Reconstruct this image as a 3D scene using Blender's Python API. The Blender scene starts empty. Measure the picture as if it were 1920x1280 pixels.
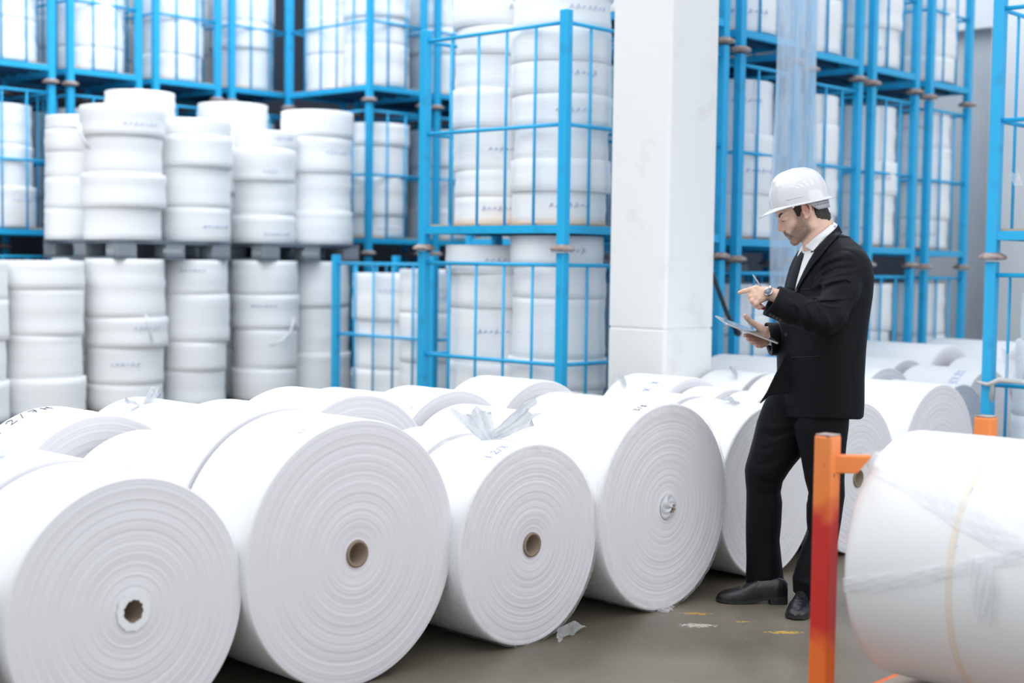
import bpy, bmesh, math, random
import numpy as np
from mathutils import Vector, Matrix
from mathutils.bvhtree import BVHTree

# ------------------------------------------------------------------ camera
F_PX = 2650.0; CAM_H = 1.41; AZ = math.radians(43.5)
PITCH = math.atan(150 / 2650.0); ROLL = 0.014
SC = bpy.context.scene
COL = SC.collection
_f = np.array([math.cos(AZ)*math.cos(PITCH), math.sin(AZ)*math.cos(PITCH), -math.sin(PITCH)])
_r = np.array([math.sin(AZ), -math.cos(AZ), 0.0]); _u = np.cross(_r, _f)
_R = _r*math.cos(ROLL) + _u*math.sin(ROLL); _U = _u*math.cos(ROLL) - _r*math.sin(ROLL)
CAM = np.array([0, 0, CAM_H])
cam_data = bpy.data.cameras.new('camera'); cam = bpy.data.objects.new('camera', cam_data); COL.objects.link(cam)
cam.matrix_world = Matrix(((_R[0], _U[0], -_f[0], 0), (_R[1], _U[1], -_f[1], 0), (_R[2], _U[2], -_f[2], CAM_H), (0, 0, 0, 1)))
cam_data.sensor_width = 36.0; cam_data.lens = F_PX/1920*36.0
cam_data.clip_start = 0.05; cam_data.clip_end = 100
cam_data.dof.use_dof = True; cam_data.dof.focus_distance = 5.6; cam_data.dof.aperture_fstop = 1.7
SC.camera = cam

# ------------------------------------------------------------------ light and exposure
SC.view_settings.view_transform = 'Standard'; SC.view_settings.look = 'None'
SC.view_settings.gamma = 1.0; SC.view_settings.use_curve_mapping = False
SC.view_settings.exposure = 0.0
w = bpy.data.worlds.new('world'); SC.world = w; w.use_nodes = True
w.node_tree.nodes['Background'].inputs[0].default_value = (0.86, 0.93, 1.0, 1)
w.node_tree.nodes['Background'].inputs[1].default_value = 1.0
def area(name, loc, sx, sy, power, color=(1, 1, 1), rot=(0, 0, 0)):
    l = bpy.data.lights.new(name, 'AREA'); l.shape = 'RECTANGLE'; l.size = sx; l.size_y = sy
    l.energy = power; l.color = color
    o = bpy.data.objects.new(name, l); COL.objects.link(o); o.location = loc; o.rotation_euler = rot
    return o
area('front_fill', (6.5, -3.8, 3.0), 8.0, 3.6, 150, (0.98, 0.99, 1.0), (math.radians(90), 0, 0))  # unseen fill light, added to brighten the shaded end faces of the rolls
area('roof_skylight', (0.6, 4.4, 6.8), 7.0, 7.0, 195, (1.0, 0.99, 0.97), (0, math.radians(-12), 0))
area('roof_skylight', (8.5, 7.5, 7.2), 7.0, 7.0, 360, (0.93, 0.97, 1.0))
area('roof_skylight', (3.0, 9.5, 7.4), 6.0, 6.0, 320, (0.95, 0.98, 1.0))
for k in range(4):
    area('tube_lamp', (1.0+1.5*k, 0.6, 4.4), 0.035, 1.8, 13, (1, 1, 1))

# ------------------------------------------------------------------ helpers
def at(x, y, ax, val):
    """the point on the plane axis=val that stands at pixel x, y of the photograph"""
    d = _f + _R*(x-960)/F_PX - _U*(y-640)/F_PX
    return CAM + d*((val-CAM[ax])/d[ax])

def tag(o, label=None, cat=None, group=None, kind=None):
    if label: o['label'] = label
    if cat: o['category'] = cat
    if group: o['group'] = group
    if kind: o['kind'] = kind
    return o
def empty(name, loc=(0, 0, 0), rz=0, label=None, cat=None, group=None):
    o = bpy.data.objects.new(name, None); o.empty_display_size = 0.1; COL.objects.link(o)
    o.location = loc; o.rotation_euler = (0, 0, rz)
    return tag(o, label, cat, group)
def link(name, me, parent=None, loc=None, rot=None):
    o = bpy.data.objects.new(name, me); COL.objects.link(o)
    if parent is not None: o.parent = parent
    if loc is not None: o.location = loc
    if rot is not None: o.rotation_euler = rot
    return o
def copy_tree(o, parent=None):
    c = o.copy(); COL.objects.link(c)
    if parent is not None: c.parent = parent
    for ch in list(o.children): copy_tree(ch, c)
    return c

class MB:
    def __init__(s): s.v = []; s.f = []; s.sm = []
    def add(s, vs, fs, smooth=False):
        b = len(s.v); s.v += [tuple(map(float, p)) for p in vs]
        s.f += [tuple(b+i for i in f) for f in fs]; s.sm += [smooth]*len(fs); return s
    def box(s, x0, y0, z0, x1, y1, z1):
        vs = [(x0,y0,z0),(x1,y0,z0),(x1,y1,z0),(x0,y1,z0),(x0,y0,z1),(x1,y0,z1),(x1,y1,z1),(x0,y1,z1)]
        return s.add(vs, [(0,3,2,1),(4,5,6,7),(0,1,5,4),(1,2,6,5),(2,3,7,6),(3,0,4,7)])
    def tube(s, pts, r, n=8, cap=True, rs=None, smooth=True, flat=1.0):
        P = [np.array(p, float) for p in pts]; N = len(P); vs = []; prev = None
        for i, p in enumerate(P):
            t = P[min(i+1, N-1)] - P[max(i-1, 0)]; t /= (np.linalg.norm(t)+1e-9)
            if prev is None:
                a = np.array([0, 0, 1.0]) if abs(t[2]) < .9 else np.array([1.0, 0, 0])
                prev = np.cross(t, a)
            prev = prev - t*np.dot(prev, t); prev /= (np.linalg.norm(prev)+1e-9)
            q = np.cross(t, prev); rr = rs[i] if rs else r
            for k in range(n):
                an = 2*math.pi*k/n
                vs.append(p + rr*(math.cos(an)*prev + flat*math.sin(an)*q))
        fs = [(i*n+k, i*n+(k+1) % n, (i+1)*n+(k+1) % n, (i+1)*n+k) for i in range(N-1) for k in range(n)]
        if cap: fs += [tuple(reversed(range(n))), tuple((N-1)*n+k for k in range(n))]
        return s.add(vs, fs, smooth)
    def lathe(s, prof, n=32, axis='z', c=(0, 0, 0), closed=False, smooth=True):
        """prof = list of (radius, height); caps where radius is 0"""
        vs = []
        for (r, h) in prof:
            for k in range(n):
                a = 2*math.pi*k/n; x, y = r*math.cos(a), r*math.sin(a)
                p = (x, y, h) if axis == 'z' else (x, h, y)
                vs.append((p[0]+c[0], p[1]+c[1], p[2]+c[2]))
        m = len(prof); rng = m if closed else m-1
        fs = []
        for i in range(rng):
            j = (i+1) % m
            for k in range(n):
                q = (i*n+k, i*n+(k+1) % n, j*n+(k+1) % n, j*n+k)
                fs.append(q if axis == 'z' else q[::-1])
        return s.add(vs, fs, smooth)
    def prism(s, poly, z0, z1, M=None, smooth=False):
        n = len(poly)
        vs = [(x, y, z0) for x, y in poly] + [(x, y, z1) for x, y in poly]
        if M is not None: vs = [tuple(M @ Vector(v)) for v in vs]
        return s.add(vs, [tuple(reversed(range(n))), tuple(range(n, 2*n))] + [(i, (i+1) % n, n+(i+1) % n, n+i) for i in range(n)], smooth)
    def grid(s, G, smooth=True):
        R, C = len(G), len(G[0])
        return s.add([p for row in G for p in row], [(i*C+j, i*C+j+1, (i+1)*C+j+1, (i+1)*C+j) for i in range(R-1) for j in range(C-1)], smooth)
    def mesh(s, name, mat=None, fix=False):
        me = bpy.data.meshes.new(name); me.from_pydata(s.v, [], s.f)
        me.polygons.foreach_set('use_smooth', s.sm)
        if fix:
            bm = bmesh.new(); bm.from_mesh(me); bmesh.ops.recalc_face_normals(bm, faces=bm.faces); bm.to_mesh(me); bm.free()
        if mat: me.materials.append(mat)
        me.update(); return me
    def build(s, name, mat=None, parent=None, fix=False, **k):
        return link(name, s.mesh(name, mat, fix), parent, **k)
def bevel(o, w_, seg=2, ang=35):
    m = o.modifiers.new('bevel', 'BEVEL'); m.width = w_; m.segments = seg; m.limit_method = 'ANGLE'; m.angle_limit = math.radians(ang)
    return o
def solid(o, t, off=1.0):
    m = o.modifiers.new('thickness', 'SOLIDIFY'); m.thickness = t; m.offset = off; return o

# ------------------------------------------------------------------ materials
def mat(name, col, rough=0.5, metal=0.0, spec=0.5, coat=0.0, sheen=0.0, sss=0.0, bump=None, var=None, trans=0.0):
    m = bpy.data.materials.new(name); m.use_nodes = True; nt = m.node_tree; b = nt.nodes['Principled BSDF']
    b.inputs['Base Color'].default_value = (*col, 1); b.inputs['Roughness'].default_value = rough
    b.inputs['Metallic'].default_value = metal; b.inputs['Specular IOR Level'].default_value = spec
    b.inputs['Coat Weight'].default_value = coat; b.inputs['Coat Roughness'].default_value = 0.05
    b.inputs['Sheen Weight'].default_value = sheen
    if sss: b.inputs['Subsurface Weight'].default_value = sss; b.inputs['Subsurface Radius'].default_value = (0.02, 0.007, 0.004)
    tc = nt.nodes.new('ShaderNodeTexCoord')
    if var:                                # (colour, scale, lo, hi, stretch)
        c2, sc, lo, hi, st = var
        mp = nt.nodes.new('ShaderNodeMapping'); mp.inputs['Scale'].default_value = st
        n = nt.nodes.new('ShaderNodeTexNoise'); n.inputs['Scale'].default_value = sc; n.inputs['Detail'].default_value = 6
        r = nt.nodes.new('ShaderNodeValToRGB'); r.color_ramp.elements[0].position = lo; r.color_ramp.elements[1].position = hi
        r.color_ramp.elements[0].color = (*col, 1); r.color_ramp.elements[1].color = (*c2, 1)
        nt.links.new(tc.outputs['Object'], mp.inputs[0]); nt.links.new(mp.outputs[0], n.inputs['Vector'])
        nt.links.new(n.outputs['Fac'], r.inputs[0]); nt.links.new(r.outputs[0], b.inputs['Base Color'])
    if bump:                               # (scale, strength, stretch)
        sc, st, sv = bump
        mp = nt.nodes.new('ShaderNodeMapping'); mp.inputs['Scale'].default_value = sv
        n = nt.nodes.new('ShaderNodeTexNoise'); n.inputs['Scale'].default_value = sc; n.inputs['Detail'].default_value = 5
        bp = nt.nodes.new('ShaderNodeBump'); bp.inputs['Strength'].default_value = st; bp.inputs['Distance'].default_value = 0.01
        nt.links.new(tc.outputs['Object'], mp.inputs[0]); nt.links.new(mp.outputs[0], n.inputs['Vector'])
        nt.links.new(n.outputs['Fac'], bp.inputs['Height']); nt.links.new(bp.outputs[0], b.inputs['Normal'])
    return m
def film_mat(name, col, alpha, rough=0.35):
    """thin clear-ish plastic: part of the light goes straight through, the rest scatters"""
    m = bpy.data.materials.new(name); m.use_nodes = True; nt = m.node_tree; b = nt.nodes['Principled BSDF']; out = nt.nodes['Material Output']
    b.inputs['Base Color'].default_value = (*col, 1); b.inputs['Roughness'].default_value = rough
    tl = nt.nodes.new('ShaderNodeBsdfTranslucent'); tl.inputs[0].default_value = (*col, 1)
    mx = nt.nodes.new('ShaderNodeMixShader'); mx.inputs[0].default_value = 0.45
    tp = nt.nodes.new('ShaderNodeBsdfTransparent'); mx2 = nt.nodes.new('ShaderNodeMixShader')
    tc = nt.nodes.new('ShaderNodeTexCoord'); mp = nt.nodes.new('ShaderNodeMapping'); mp.inputs['Scale'].default_value = (14, 14, 2.0)
    n = nt.nodes.new('ShaderNodeTexNoise'); n.inputs['Scale'].default_value = 1.6; n.inputs['Detail'].default_value = 3
    mr = nt.nodes.new('ShaderNodeMapRange'); mr.inputs[1].default_value = 0.3; mr.inputs[2].default_value = 0.7
    mr.inputs[3].default_value = max(alpha-0.18, 0); mr.inputs[4].default_value = min(alpha+0.18, 1)
    nt.links.new(tc.outputs['Object'], mp.inputs[0]); nt.links.new(mp.outputs[0], n.inputs['Vector']); nt.links.new(n.outputs['Fac'], mr.inputs[0])
    nt.links.new(b.outputs[0], mx.inputs[1]); nt.links.new(tl.outputs[0], mx.inputs[2])
    nt.links.new(tp.outputs[0], mx2.inputs[1]); nt.links.new(mx.outputs[0], mx2.inputs[2]); nt.links.new(mr.outputs[0], mx2.inputs[0])
    nt.links.new(mx2.outputs[0], out.inputs[0])
    return m
M = {}
M['roll'] = mat('white_nonwoven_fabric', (0.765, 0.75, 0.785), 0.62, spec=0.25, bump=(9, 0.10, (1, 1, 1)))
M['roll_side'] = mat('white_nonwoven_roll_side', (0.80, 0.80, 0.81), 0.5, spec=0.3, bump=(3, 0.22, (1.2, 26, 1.2)))
M['coil_side'] = mat('white_nonwoven_coil_side', (0.92, 0.925, 0.935), 0.55, spec=0.3, bump=(3, 0.30, (1.2, 1.2, 30)))
M['core'] = mat('brown_cardboard', (0.27, 0.20, 0.15), 0.8)
M['core_in'] = mat('dark_cardboard', (0.13, 0.09, 0.07), 0.9)
M['blue'] = mat('blue_painted_steel', (0.016, 0.43, 0.78), 0.42, var=((0.02, 0.30, 0.56), 7, 0.55, 0.8, (1, 1, 1)))
M['blue_shade'] = mat('blue_painted_steel_shaded', (0.005, 0.085, 0.19), 0.6)  # cage blue darkened, the shade under the decks put into the colour
M['rust'] = mat('worn_rusty_steel', (0.30, 0.20, 0.17), 0.7, var=((0.42, 0.36, 0.34), 25, 0.4, 0.6, (1, 1, 1)))
M['wood'] = mat('plywood', (0.62, 0.40, 0.22), 0.75, bump=(30, 0.15, (1, 1, 8)))
M['pallet'] = mat('grey_plastic_pallet', (0.16, 0.19, 0.23), 0.55)
M['pallet_l'] = mat('grey_plastic_pallet_light', (0.26, 0.29, 0.32), 0.55)
M['ink'] = mat('dark_ink', (0.05, 0.05, 0.10), 0.6)
M['ink_b'] = mat('blue_ink', (0.10, 0.16, 0.55), 0.6)
M['ink_f'] = mat('faded_blue_ink', (0.52, 0.58, 0.86), 0.6)
M['film'] = film_mat('clear_wrap', (0.93, 0.94, 0.97), 0.45)
M['film_d'] = film_mat('crumpled_wrap', (0.66, 0.68, 0.71), 0.80)
M['film_h'] = film_mat('hanging_film', (0.78, 0.87, 0.97), 0.42, 0.25)
M['tie'] = mat('dirty_white_cloth', (0.62, 0.60, 0.58), 0.8)
M['strap'] = mat('dark_grey_rubber', (0.035, 0.04, 0.05), 0.6)
M['tape'] = mat('beige_edge', (0.78, 0.70, 0.60), 0.7)

def orange_mat():
    m = mat('worn_orange_paint', (0.82, 0.20, 0.035), 0.45); nt = m.node_tree; b = nt.nodes['Principled BSDF']
    tc = nt.nodes.new('ShaderNodeTexCoord'); sep = nt.nodes.new('ShaderNodeSeparateXYZ'); nt.links.new(tc.outputs['Object'], sep.inputs[0])
    n = nt.nodes.new('ShaderNodeTexNoise'); n.inputs['Scale'].default_value = 9; nt.links.new(tc.outputs['Object'], n.inputs['Vector'])
    add = nt.nodes.new('ShaderNodeMath'); add.operation = 'MULTIPLY_ADD'; add.inputs[1].default_value = 0.16
    nt.links.new(n.outputs['Fac'], add.inputs[0]); nt.links.new(sep.outputs['Z'], add.inputs[2])
    r = nt.nodes.new('ShaderNodeValToRGB'); r.color_ramp.elements[0].position = 0.0
    els = r.color_ramp.elements; els[0].position = 0.36; els[0].color = (0.80, 0.15, 0.02, 1)
    els[1].position = 0.44; els[1].color = (0.55, 0.02, 0.015, 1)
    for p, c in ((0.74, (0.55, 0.02, 0.015, 1)), (0.80, (0.84, 0.22, 0.04, 1)), (1.0, (0.85, 0.25, 0.06, 1))):
        e = els.new(p); e.color = c
    nt.links.new(add.outputs[0], r.inputs[0])
    n2 = nt.nodes.new('ShaderNodeTexNoise'); n2.inputs['Scale'].default_value = 32; n2.inputs['Detail'].default_value = 4
    nt.links.new(tc.outputs['Object'], n2.inputs['Vector'])
    r2 = nt.nodes.new('ShaderNodeValToRGB'); r2.color_ramp.elements[0].position = 0.68; r2.color_ramp.elements[1].position = 0.72
    nt.links.new(n2.outputs['Fac'], r2.inputs[0])
    mx = nt.nodes.new('ShaderNodeMix'); mx.data_type = 'RGBA'; nt.links.new(r2.outputs[0], mx.inputs[0])
    nt.links.new(r.outputs[0], mx.inputs[6]); mx.inputs[7].default_value = (0.10, 0.05, 0.04, 1)
    nt.links.new(mx.outputs[2], b.inputs['Base Color'])
    return m
M['orange'] = orange_mat()

def floor_mat():
    m = mat('worn_concrete', (0.2, 0.18, 0.15), 0.42, spec=0.4); nt = m.node_tree; b = nt.nodes['Principled BSDF']
    tc = nt.nodes.new('ShaderNodeTexCoord')
    def noise(sc, det=6, dist=0.0):
        n = nt.nodes.new('ShaderNodeTexNoise'); n.inputs['Scale'].default_value = sc; n.inputs['Detail'].default_value = det
        n.inputs['Distortion'].default_value = dist; nt.links.new(tc.outputs['Object'], n.inputs['Vector']); return n
    def ramp(src, p0, p1, c0, c1):
        r = nt.nodes.new('ShaderNodeValToRGB'); r.color_ramp.elements[0].position = p0; r.color_ramp.elements[1].position = p1
        r.color_ramp.elements[0].color = (*c0, 1); r.color_ramp.elements[1].color = (*c1, 1); nt.links.new(src, r.inputs[0]); return r
    def mix(f, a, bb):
        x = nt.nodes.new('ShaderNodeMix'); x.data_type = 'RGBA'
        nt.links.new(f, x.inputs[0]); nt.links.new(a, x.inputs[6])
        if isinstance(bb, tuple): x.inputs[7].default_value = (*bb, 1)
        else: nt.links.new(bb, x.inputs[7])
        return x.outputs[2]
    base = ramp(noise(1.7, 8, 0.6).outputs['Fac'], 0.32, 0.68, (0.118, 0.100, 0.072), (0.205, 0.180, 0.142))
    c = mix(ramp(noise(6, 8, 1.0).outputs['Fac'], 0.60, 0.76, (0, 0, 0), (0.45,)*3).outputs[0], base.outputs[0], (0.13, 0.115, 0.09))
    c = mix(ramp(noise(55, 3).outputs['Fac'], 0.70, 0.76, (0, 0, 0), (0.6,)*3).outputs[0], c, (0.52, 0.50, 0.44))
    # yellow paint remains and a pale scuff, each with its own place on the floor
    def blob(cx, cy, rx, ry, ang, nsc, thr, colr, cur):
        mp = nt.nodes.new('ShaderNodeMapping'); mp.vector_type = 'TEXTURE'
        mp.inputs['Location'].default_value = (cx, cy, 0); mp.inputs['Rotation'].default_value = (0, 0, ang); mp.inputs['Scale'].default_value = (rx, ry, 1)
        nt.links.new(tc.outputs['Object'], mp.inputs[0])
        g = nt.nodes.new('ShaderNodeTexGradient'); g.gradient_type = 'SPHERICAL'; nt.links.new(mp.outputs[0], g.inputs[0])
        mu = nt.nodes.new('ShaderNodeMath'); mu.operation = 'MULTIPLY'
        nt.links.new(g.outputs['Fac'], mu.inputs[0]); nt.links.new(noise(nsc, 5, 0.4).outputs['Fac'], mu.inputs[1])
        return mix(ramp(mu.outputs[0], thr, thr+0.08, (0, 0, 0), (0.8,)*3).outputs[0], cur, colr)
    for (x, y, rx, ry, colr, thr) in ((1305, 1150, .16, .05, (0.62, 0.36, 0.05), .30), (1470, 1185, .16, .05, (0.62, 0.38, 0.05), .28), (1390, 1165, .14, .04, (0.6, 0.38, 0.08), .36), (1308, 1172, .16, .07, (0.60, 0.57, 0.50), .27)):
        p = at(x, y, 2, 0.0)
        c = blob(p[0], p[1], rx, ry, AZ-math.pi/2, 60, thr, colr, c)
    nt.links.new(c, b.inputs['Base Color'])
    bp = nt.nodes.new('ShaderNodeBump'); bp.inputs['Strength'].default_value = 0.08; bp.inputs['Distance'].default_value = 0.01
    nt.links.new(noise(40, 6).outputs['Fac'], bp.inputs['Height']); nt.links.new(bp.outputs[0], b.inputs['Normal'])
    return m
M['floor'] = floor_mat()
M['wall'] = mat('painted_concrete_wall', (0.78, 0.80, 0.83), 0.8, var=((0.70, 0.73, 0.77), 1.3, 0.4, 0.7, (1, 1, 1)))
M['wall_shade'] = mat('shade_toned_wall', (0.045, 0.055, 0.08), 0.9)  # near-black tone carries the deep shade behind the cages
M['wall_d'] = mat('grey_block_wall', (0.58, 0.61, 0.65), 0.85, var=((0.50, 0.53, 0.58), 1.5, 0.4, 0.7, (1, 1, 1)))
M['pillar'] = mat('white_painted_concrete', (0.80, 0.80, 0.79), 0.7, var=((0.66, 0.65, 0.63), 5, 0.60, 0.86, (1, 1, 1)), bump=(12, 0.25, (1, 1, 1)))

# ------------------------------------------------------------------ the setting
tag(MB().box(-6, -4, -0.1, 15, 15, 0).build('floor', M['floor']), kind='structure')
tag(MB().box(-6, 13.6, 0, 15, 13.9, 7.5).build('wall_back', M['wall_shade']), kind='structure')  # wall coloured dark to stand for the gloom between the far cages
tag(MB().box(13.0, -4, 0, 13.3, 13.6, 7.5).build('wall_right', M['wall_d']), kind='structure')
# the wall's pale concrete beam and pier stand proud of its grey panels
tag(MB().box(12.86, -4, 3.68, 13.0, 13.6, 4.35).build('trim_1', M['wall']), kind='structure')
tag(MB().box(12.72, 3.2, 0, 13.0, 5.95, 7.5).build('trim_2', M['wall']), kind='structure')
tag(MB().box(12.88, 6.85, 0, 13.0, 13.6, 3.6).box(12.88, 6.85, 4.4, 13.0, 13.6, 7.5).build('shade_panel', M['wall_shade']), kind='structure')  # dark panels added so the gaps between cages read as shade
def pillar_mesh():
    b = MB(); x0, x1, y0, y1 = 6.47, 6.94, 4.93, 5.36; c = 0.016
    poly = [(x0+c, y0), (x1-c, y0), (x1, y0+c), (x1, y1-c), (x1-c, y1), (x0+c, y1), (x0, y1-c), (x0, y0+c)]
    zs = [0, 1.02, 1.025, 1.035, 1.04, 2.0, 2.8, 3.8, 7.5]
    vs = []
    for z in zs:
        k = 0.006 if abs(z-1.03) < 0.006 else 0
        vs += [(x + (k if x < 6.7 else -k), y + (k if y < 5.1 else -k), z) for x, y in poly]
    n = 8
    b.add(vs, [(i*n+k, i*n+(k+1) % n, (i+1)*n+(k+1) % n, (i+1)*n+k) for i in range(len(zs)-1) for k in range(n)])
    return b
tag(pillar_mesh().build('concrete_pillar', M['pillar']), 'square white painted concrete pillar behind the rolls', 'pillar')

# ------------------------------------------------------------------ rolls lying on the floor
RNG = random.Random(7)
def roll_mesh(R, L, seed, n=96, rings=110, core=0.045, wob=0.0003, detail=True):
    """body of a wound roll, axis along +y from 0 (the end that faces the aisle) to L"""
    rr = random.Random(seed); prof = []
    if detail:
        ph = [rr.uniform(0, 6.28) for _ in range(4)]
        for i in range(rings+1):
            t = i/rings; r = core + (R-0.006-core)*t
            off = 0.0006*math.sin(r*70+ph[0]) + 0.0004*math.sin(r*230+ph[1]) + 0.00025*math.sin(r*430+ph[2]) + rr.uniform(-1, 1)*wob
            off += 0.004*math.exp(-((r-core)/0.03)**2) * (1 if seed % 2 else -1)
            off += 0.004*(t**3)
            prof.append((r, off))
        prof += [(R-0.002, 0.006), (R, 0.014)]
        m = max(6, int(L/0.03))
        for i in range(1, m):
            prof.append((R + rr.uniform(-1, 1)*0.0009, 0.014+(L-0.028)*i/m))
        prof += [(R, L-0.014), (R-0.004, L-0.002), (R-0.01, L), (core, L)]
    else:
        prof = [(core, 0.002)] + [(core+(R-0.012-core)*t, 0.003*math.sin(t*22+seed)) for t in (0.15, .3, .45, .6, .75, .9)] + [(R-0.008, 0.002), (R, 0.012), (R-.001, L*0.5), (R, L-0.012), (R-0.008, L), (core, L)]
    b = MB(); b.lathe(prof, n, 'y', closed=True)
    return b
def set_two_mats(me, n, face_rings, m0, m1):
    me.materials.clear(); me.materials.append(m0); me.materials.append(m1)
    idx = [0]*len(me.polygons)
    for i in range(len(idx)):
        if i//n >= face_rings: idx[i] = 1
    me.polygons.foreach_set('material_index', idx)
def floor_roll(u, v0, v1, R, label, seed, detail=True, core='open', group=None, z0=0.0):
    """a roll with its parts: wound fabric and cardboard core"""
    L = v1-v0; n = 112 if detail else 56; rings = 110
    t = empty('fabric_roll', (u, v0, z0+R), 0, label, 'fabric roll', group)
    b = roll_mesh(R, L, seed, n, rings, detail=detail)
    o = b.build('wound_fabric', M['roll'], t)
    set_two_mats(o.data, n, (rings if detail else 7), M['roll'], M['roll_side'])
    o.rotation_euler = (0, seed*0.7, 0)
    c = MB(); c.lathe([(0.036, -0.004), (0.0445, -0.004), (0.0445, L), (0.036, L)], 40, 'y', closed=True)
    c.build('cardboard_core', M['core'], t)
    return t
def strokes_on_roll(roll, R, strokes, y0, th0, sc, mat_, name='handwriting', flip=1, rad=0.0018):
    """pen strokes written on the curved side: glyph x runs round the roll, glyph y along its axis"""
    b = MB()
    for st in strokes:
        pts = []
        for i in range(len(st)-1):
            for k in range(4):
                a = st[i]; c = st[i+1]; t = k/4
                pts.append((a[0]+(c[0]-a[0])*t, a[1]+(c[1]-a[1])*t))
        pts.append(st[-1]); P = []
        for gx, gy in pts:
            th = th0 + flip*gx*sc/R; y = y0 + gy*sc
            P.append(((R+0.0012)*math.sin(th), y, (R+0.0012)*math.cos(th)))
        b.tube(P, rad, 5, flat=0.6)
    return b.build(name, mat_, roll)
GL = {'1': [[(0, 0), (0.05, 1)]], '2': [[(0, .8), (.25, 1), (.5, .8), (.4, .5), (0, 0), (.55, .02)]], '/': [[(0, -.1), (.45, 1.1)]],
      '4': [[(.4, 0), (.45, 1), (0, .35), (.6, .38)]], '7': [[(0, .95), (.5, 1), (.2, 0)], [(.1, .5), (.5, .55)]], '3': [[(0, .9), (.3, 1), (.45, .75), (.15, .55), (.5, .3), (.3, 0), (0, .1)]],
      '8': [[(.3, .5), (.05, .8), (.3, 1), (.5, .8), (.3, .5), (0, .2), (.3, 0), (.55, .2), (.3, .5)]], 'x': [[(0, 0), (.5, 1)], [(0, 1), (.5, 0)]],
      'H': [[(0, 0), (.05, 1)], [(.5, 0), (.5, 1)], [(0, .5), (.5, .55)]], 'a': [[(.45, .6), (.2, .65), (0, .3), (.2, 0), (.45, .3), (.45, .6), (.5, 0)]],
      '-': [[(0, .4), (.4, .45)]], '.': [[(0, 0), (.06, .06)]], ' ': []}
def text_strokes(s, adv=0.75):
    out = []; x = 0
    for ch in s:
        for st in GL[ch]: out.append([(x+px, py) for px, py in st])
        x += adv
    return out
FRONT = [  # u, front v, R, [lengths], what it looks like
    (1.37, 3.60, .415, (.38, .36), 'white fabric roll cut off by the left edge of the picture, beside the roll with a torn paper core'),
    (2.175, 3.56, .388, (.39, .37), 'large white fabric roll at the lower left with a ragged dark core hole'),
    (2.995, 3.53, .443, (.385, .38), 'largest white fabric roll in the front row with an open round brown core'),
    (3.79, 3.48, .372, (.35, .27), 'white fabric roll wrapped in clear plastic with a bunched knot on top, third open core in the front row'),
    (4.575, 3.46, .422, (.63,), 'big white fabric roll with its core covered by crumpled plastic, left of the man'),
    (5.395, 3.50, .392, (.42, .25), 'white fabric roll standing right behind the legs of the man'),
    (6.17, 3.50, .372, (.48, .2), 'white fabric roll between the man and the orange rack post, its core half hidden by the post'),
    (6.945, 3.46, .398, (.5,), 'white fabric roll with grey end face above the near wrapped roll, left of the right blue cage post'),
    (7.72, 3.72, .368, (.45,), 'white fabric roll with bluish shaded end face touching the right blue cage post'),
]
front = []; back = {}
for i, (u, v, R, Ls, lab) in enumerate(FRONT):
    y = v
    for j, L in enumerate(Ls):
        l = lab if j == 0 else 'white fabric roll lying directly behind the ' + lab.replace('white ', '', 1)
        if j: l = ('second coil, lying end to end behind the ' + lab.replace('white fabric ', '', 1)).split(',')[0] + ', ' + ['by the left edge', 'lower left', 'of the largest front roll', 'of the knotted roll', '', 'behind the legs of the man', 'behind the orange post', '', ''][i]
        t = floor_roll(u + (0 if j == 0 else 0.006), y, y+L, R if j == 0 else R+0.004, ' '.join(l.split()[:16]), 3+2*i+j*17 + (1 if i in (1, 4) else 0), True, group='rolls in the front row')
        if j == 0: front.append(t)
        else: back[i] = t
        y += L+0.02
SECOND = [  # rolls behind the front row, u, v0, v1, R, where
    (1.42, 4.42, 4.95, .40, 'at the far left edge, behind the front row'),
    (2.20, 4.42, 4.92, .385, 'behind the lower left roll, near the left edge'),
    (2.00, 5.02, 5.45, .40, 'just visible at the left edge before the stacked pallets'),
    (2.96, 4.40, 4.80, .37, 'directly behind the largest front roll'),
    (2.84, 4.86, 5.28, .40, 'with 12/7H written on its left top, before the stacked pallets'),
    (3.62, 5.25, 5.90, .372, 'with a small tied plastic knot, under the second stack of coils'),
    (3.76, 4.42, 4.92, .428, 'behind the largest front roll, before the single low cage'),
    (4.56, 4.18, 4.66, .375, 'with a-a written on it, behind the knotted roll'),
    (4.60, 4.72, 5.08, .402, 'with a grey rim showing, behind the roll marked a-a'),
    (4.56, 5.16, 5.60, .380, 'furthest back before the blue cage with coils overflowing its top'),
    (5.385, 4.25, 4.82, .372, 'low in the middle, behind the big roll with plastic on its core'),
    (5.41, 4.90, 5.35, .398, 'in front of the lower middle blue cage'),
    (6.15, 4.24, 4.46, .38, 'behind the roll at the legs of the man'),
    (6.16, 4.50, 4.90, .40, 'crumpled, just left of the white pillar'),
    (6.92, 4.05, 4.50, .395, 'behind the man at hip height, right of the pillar'),
    (6.95, 4.56, 4.90, .392, 'at the foot of the pillar on its right side'),
    (7.76, 4.22, 4.72, .40, 'right behind the jacket hem of the man'),
    (7.72, 4.80, 5.42, .41, 'by the cages under the outstretched hand of the man'),
    (8.56, 3.95, 4.45, .385, 'with blue writing, before the right wall'),
    (8.58, 4.52, 5.00, .40, 'wide pale one under the right blue cages'),
    (9.40, 4.05, 4.55, .39, 'just left of the right cage post, with a grey rim'),
    (9.44, 4.65, 5.35, .43, 'against the right row of cages'),
    (10.33, 4.50, 5.20, .43, 'furthest right, at the foot of the grey wall'),
    (10.35, 3.6, 4.4, .40, 'furthest right, seen between the bars of the right cage'),
    (9.35, 3.15, 3.95, .40, 'seen between the posts of the right cage'),
]
second = []
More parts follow.
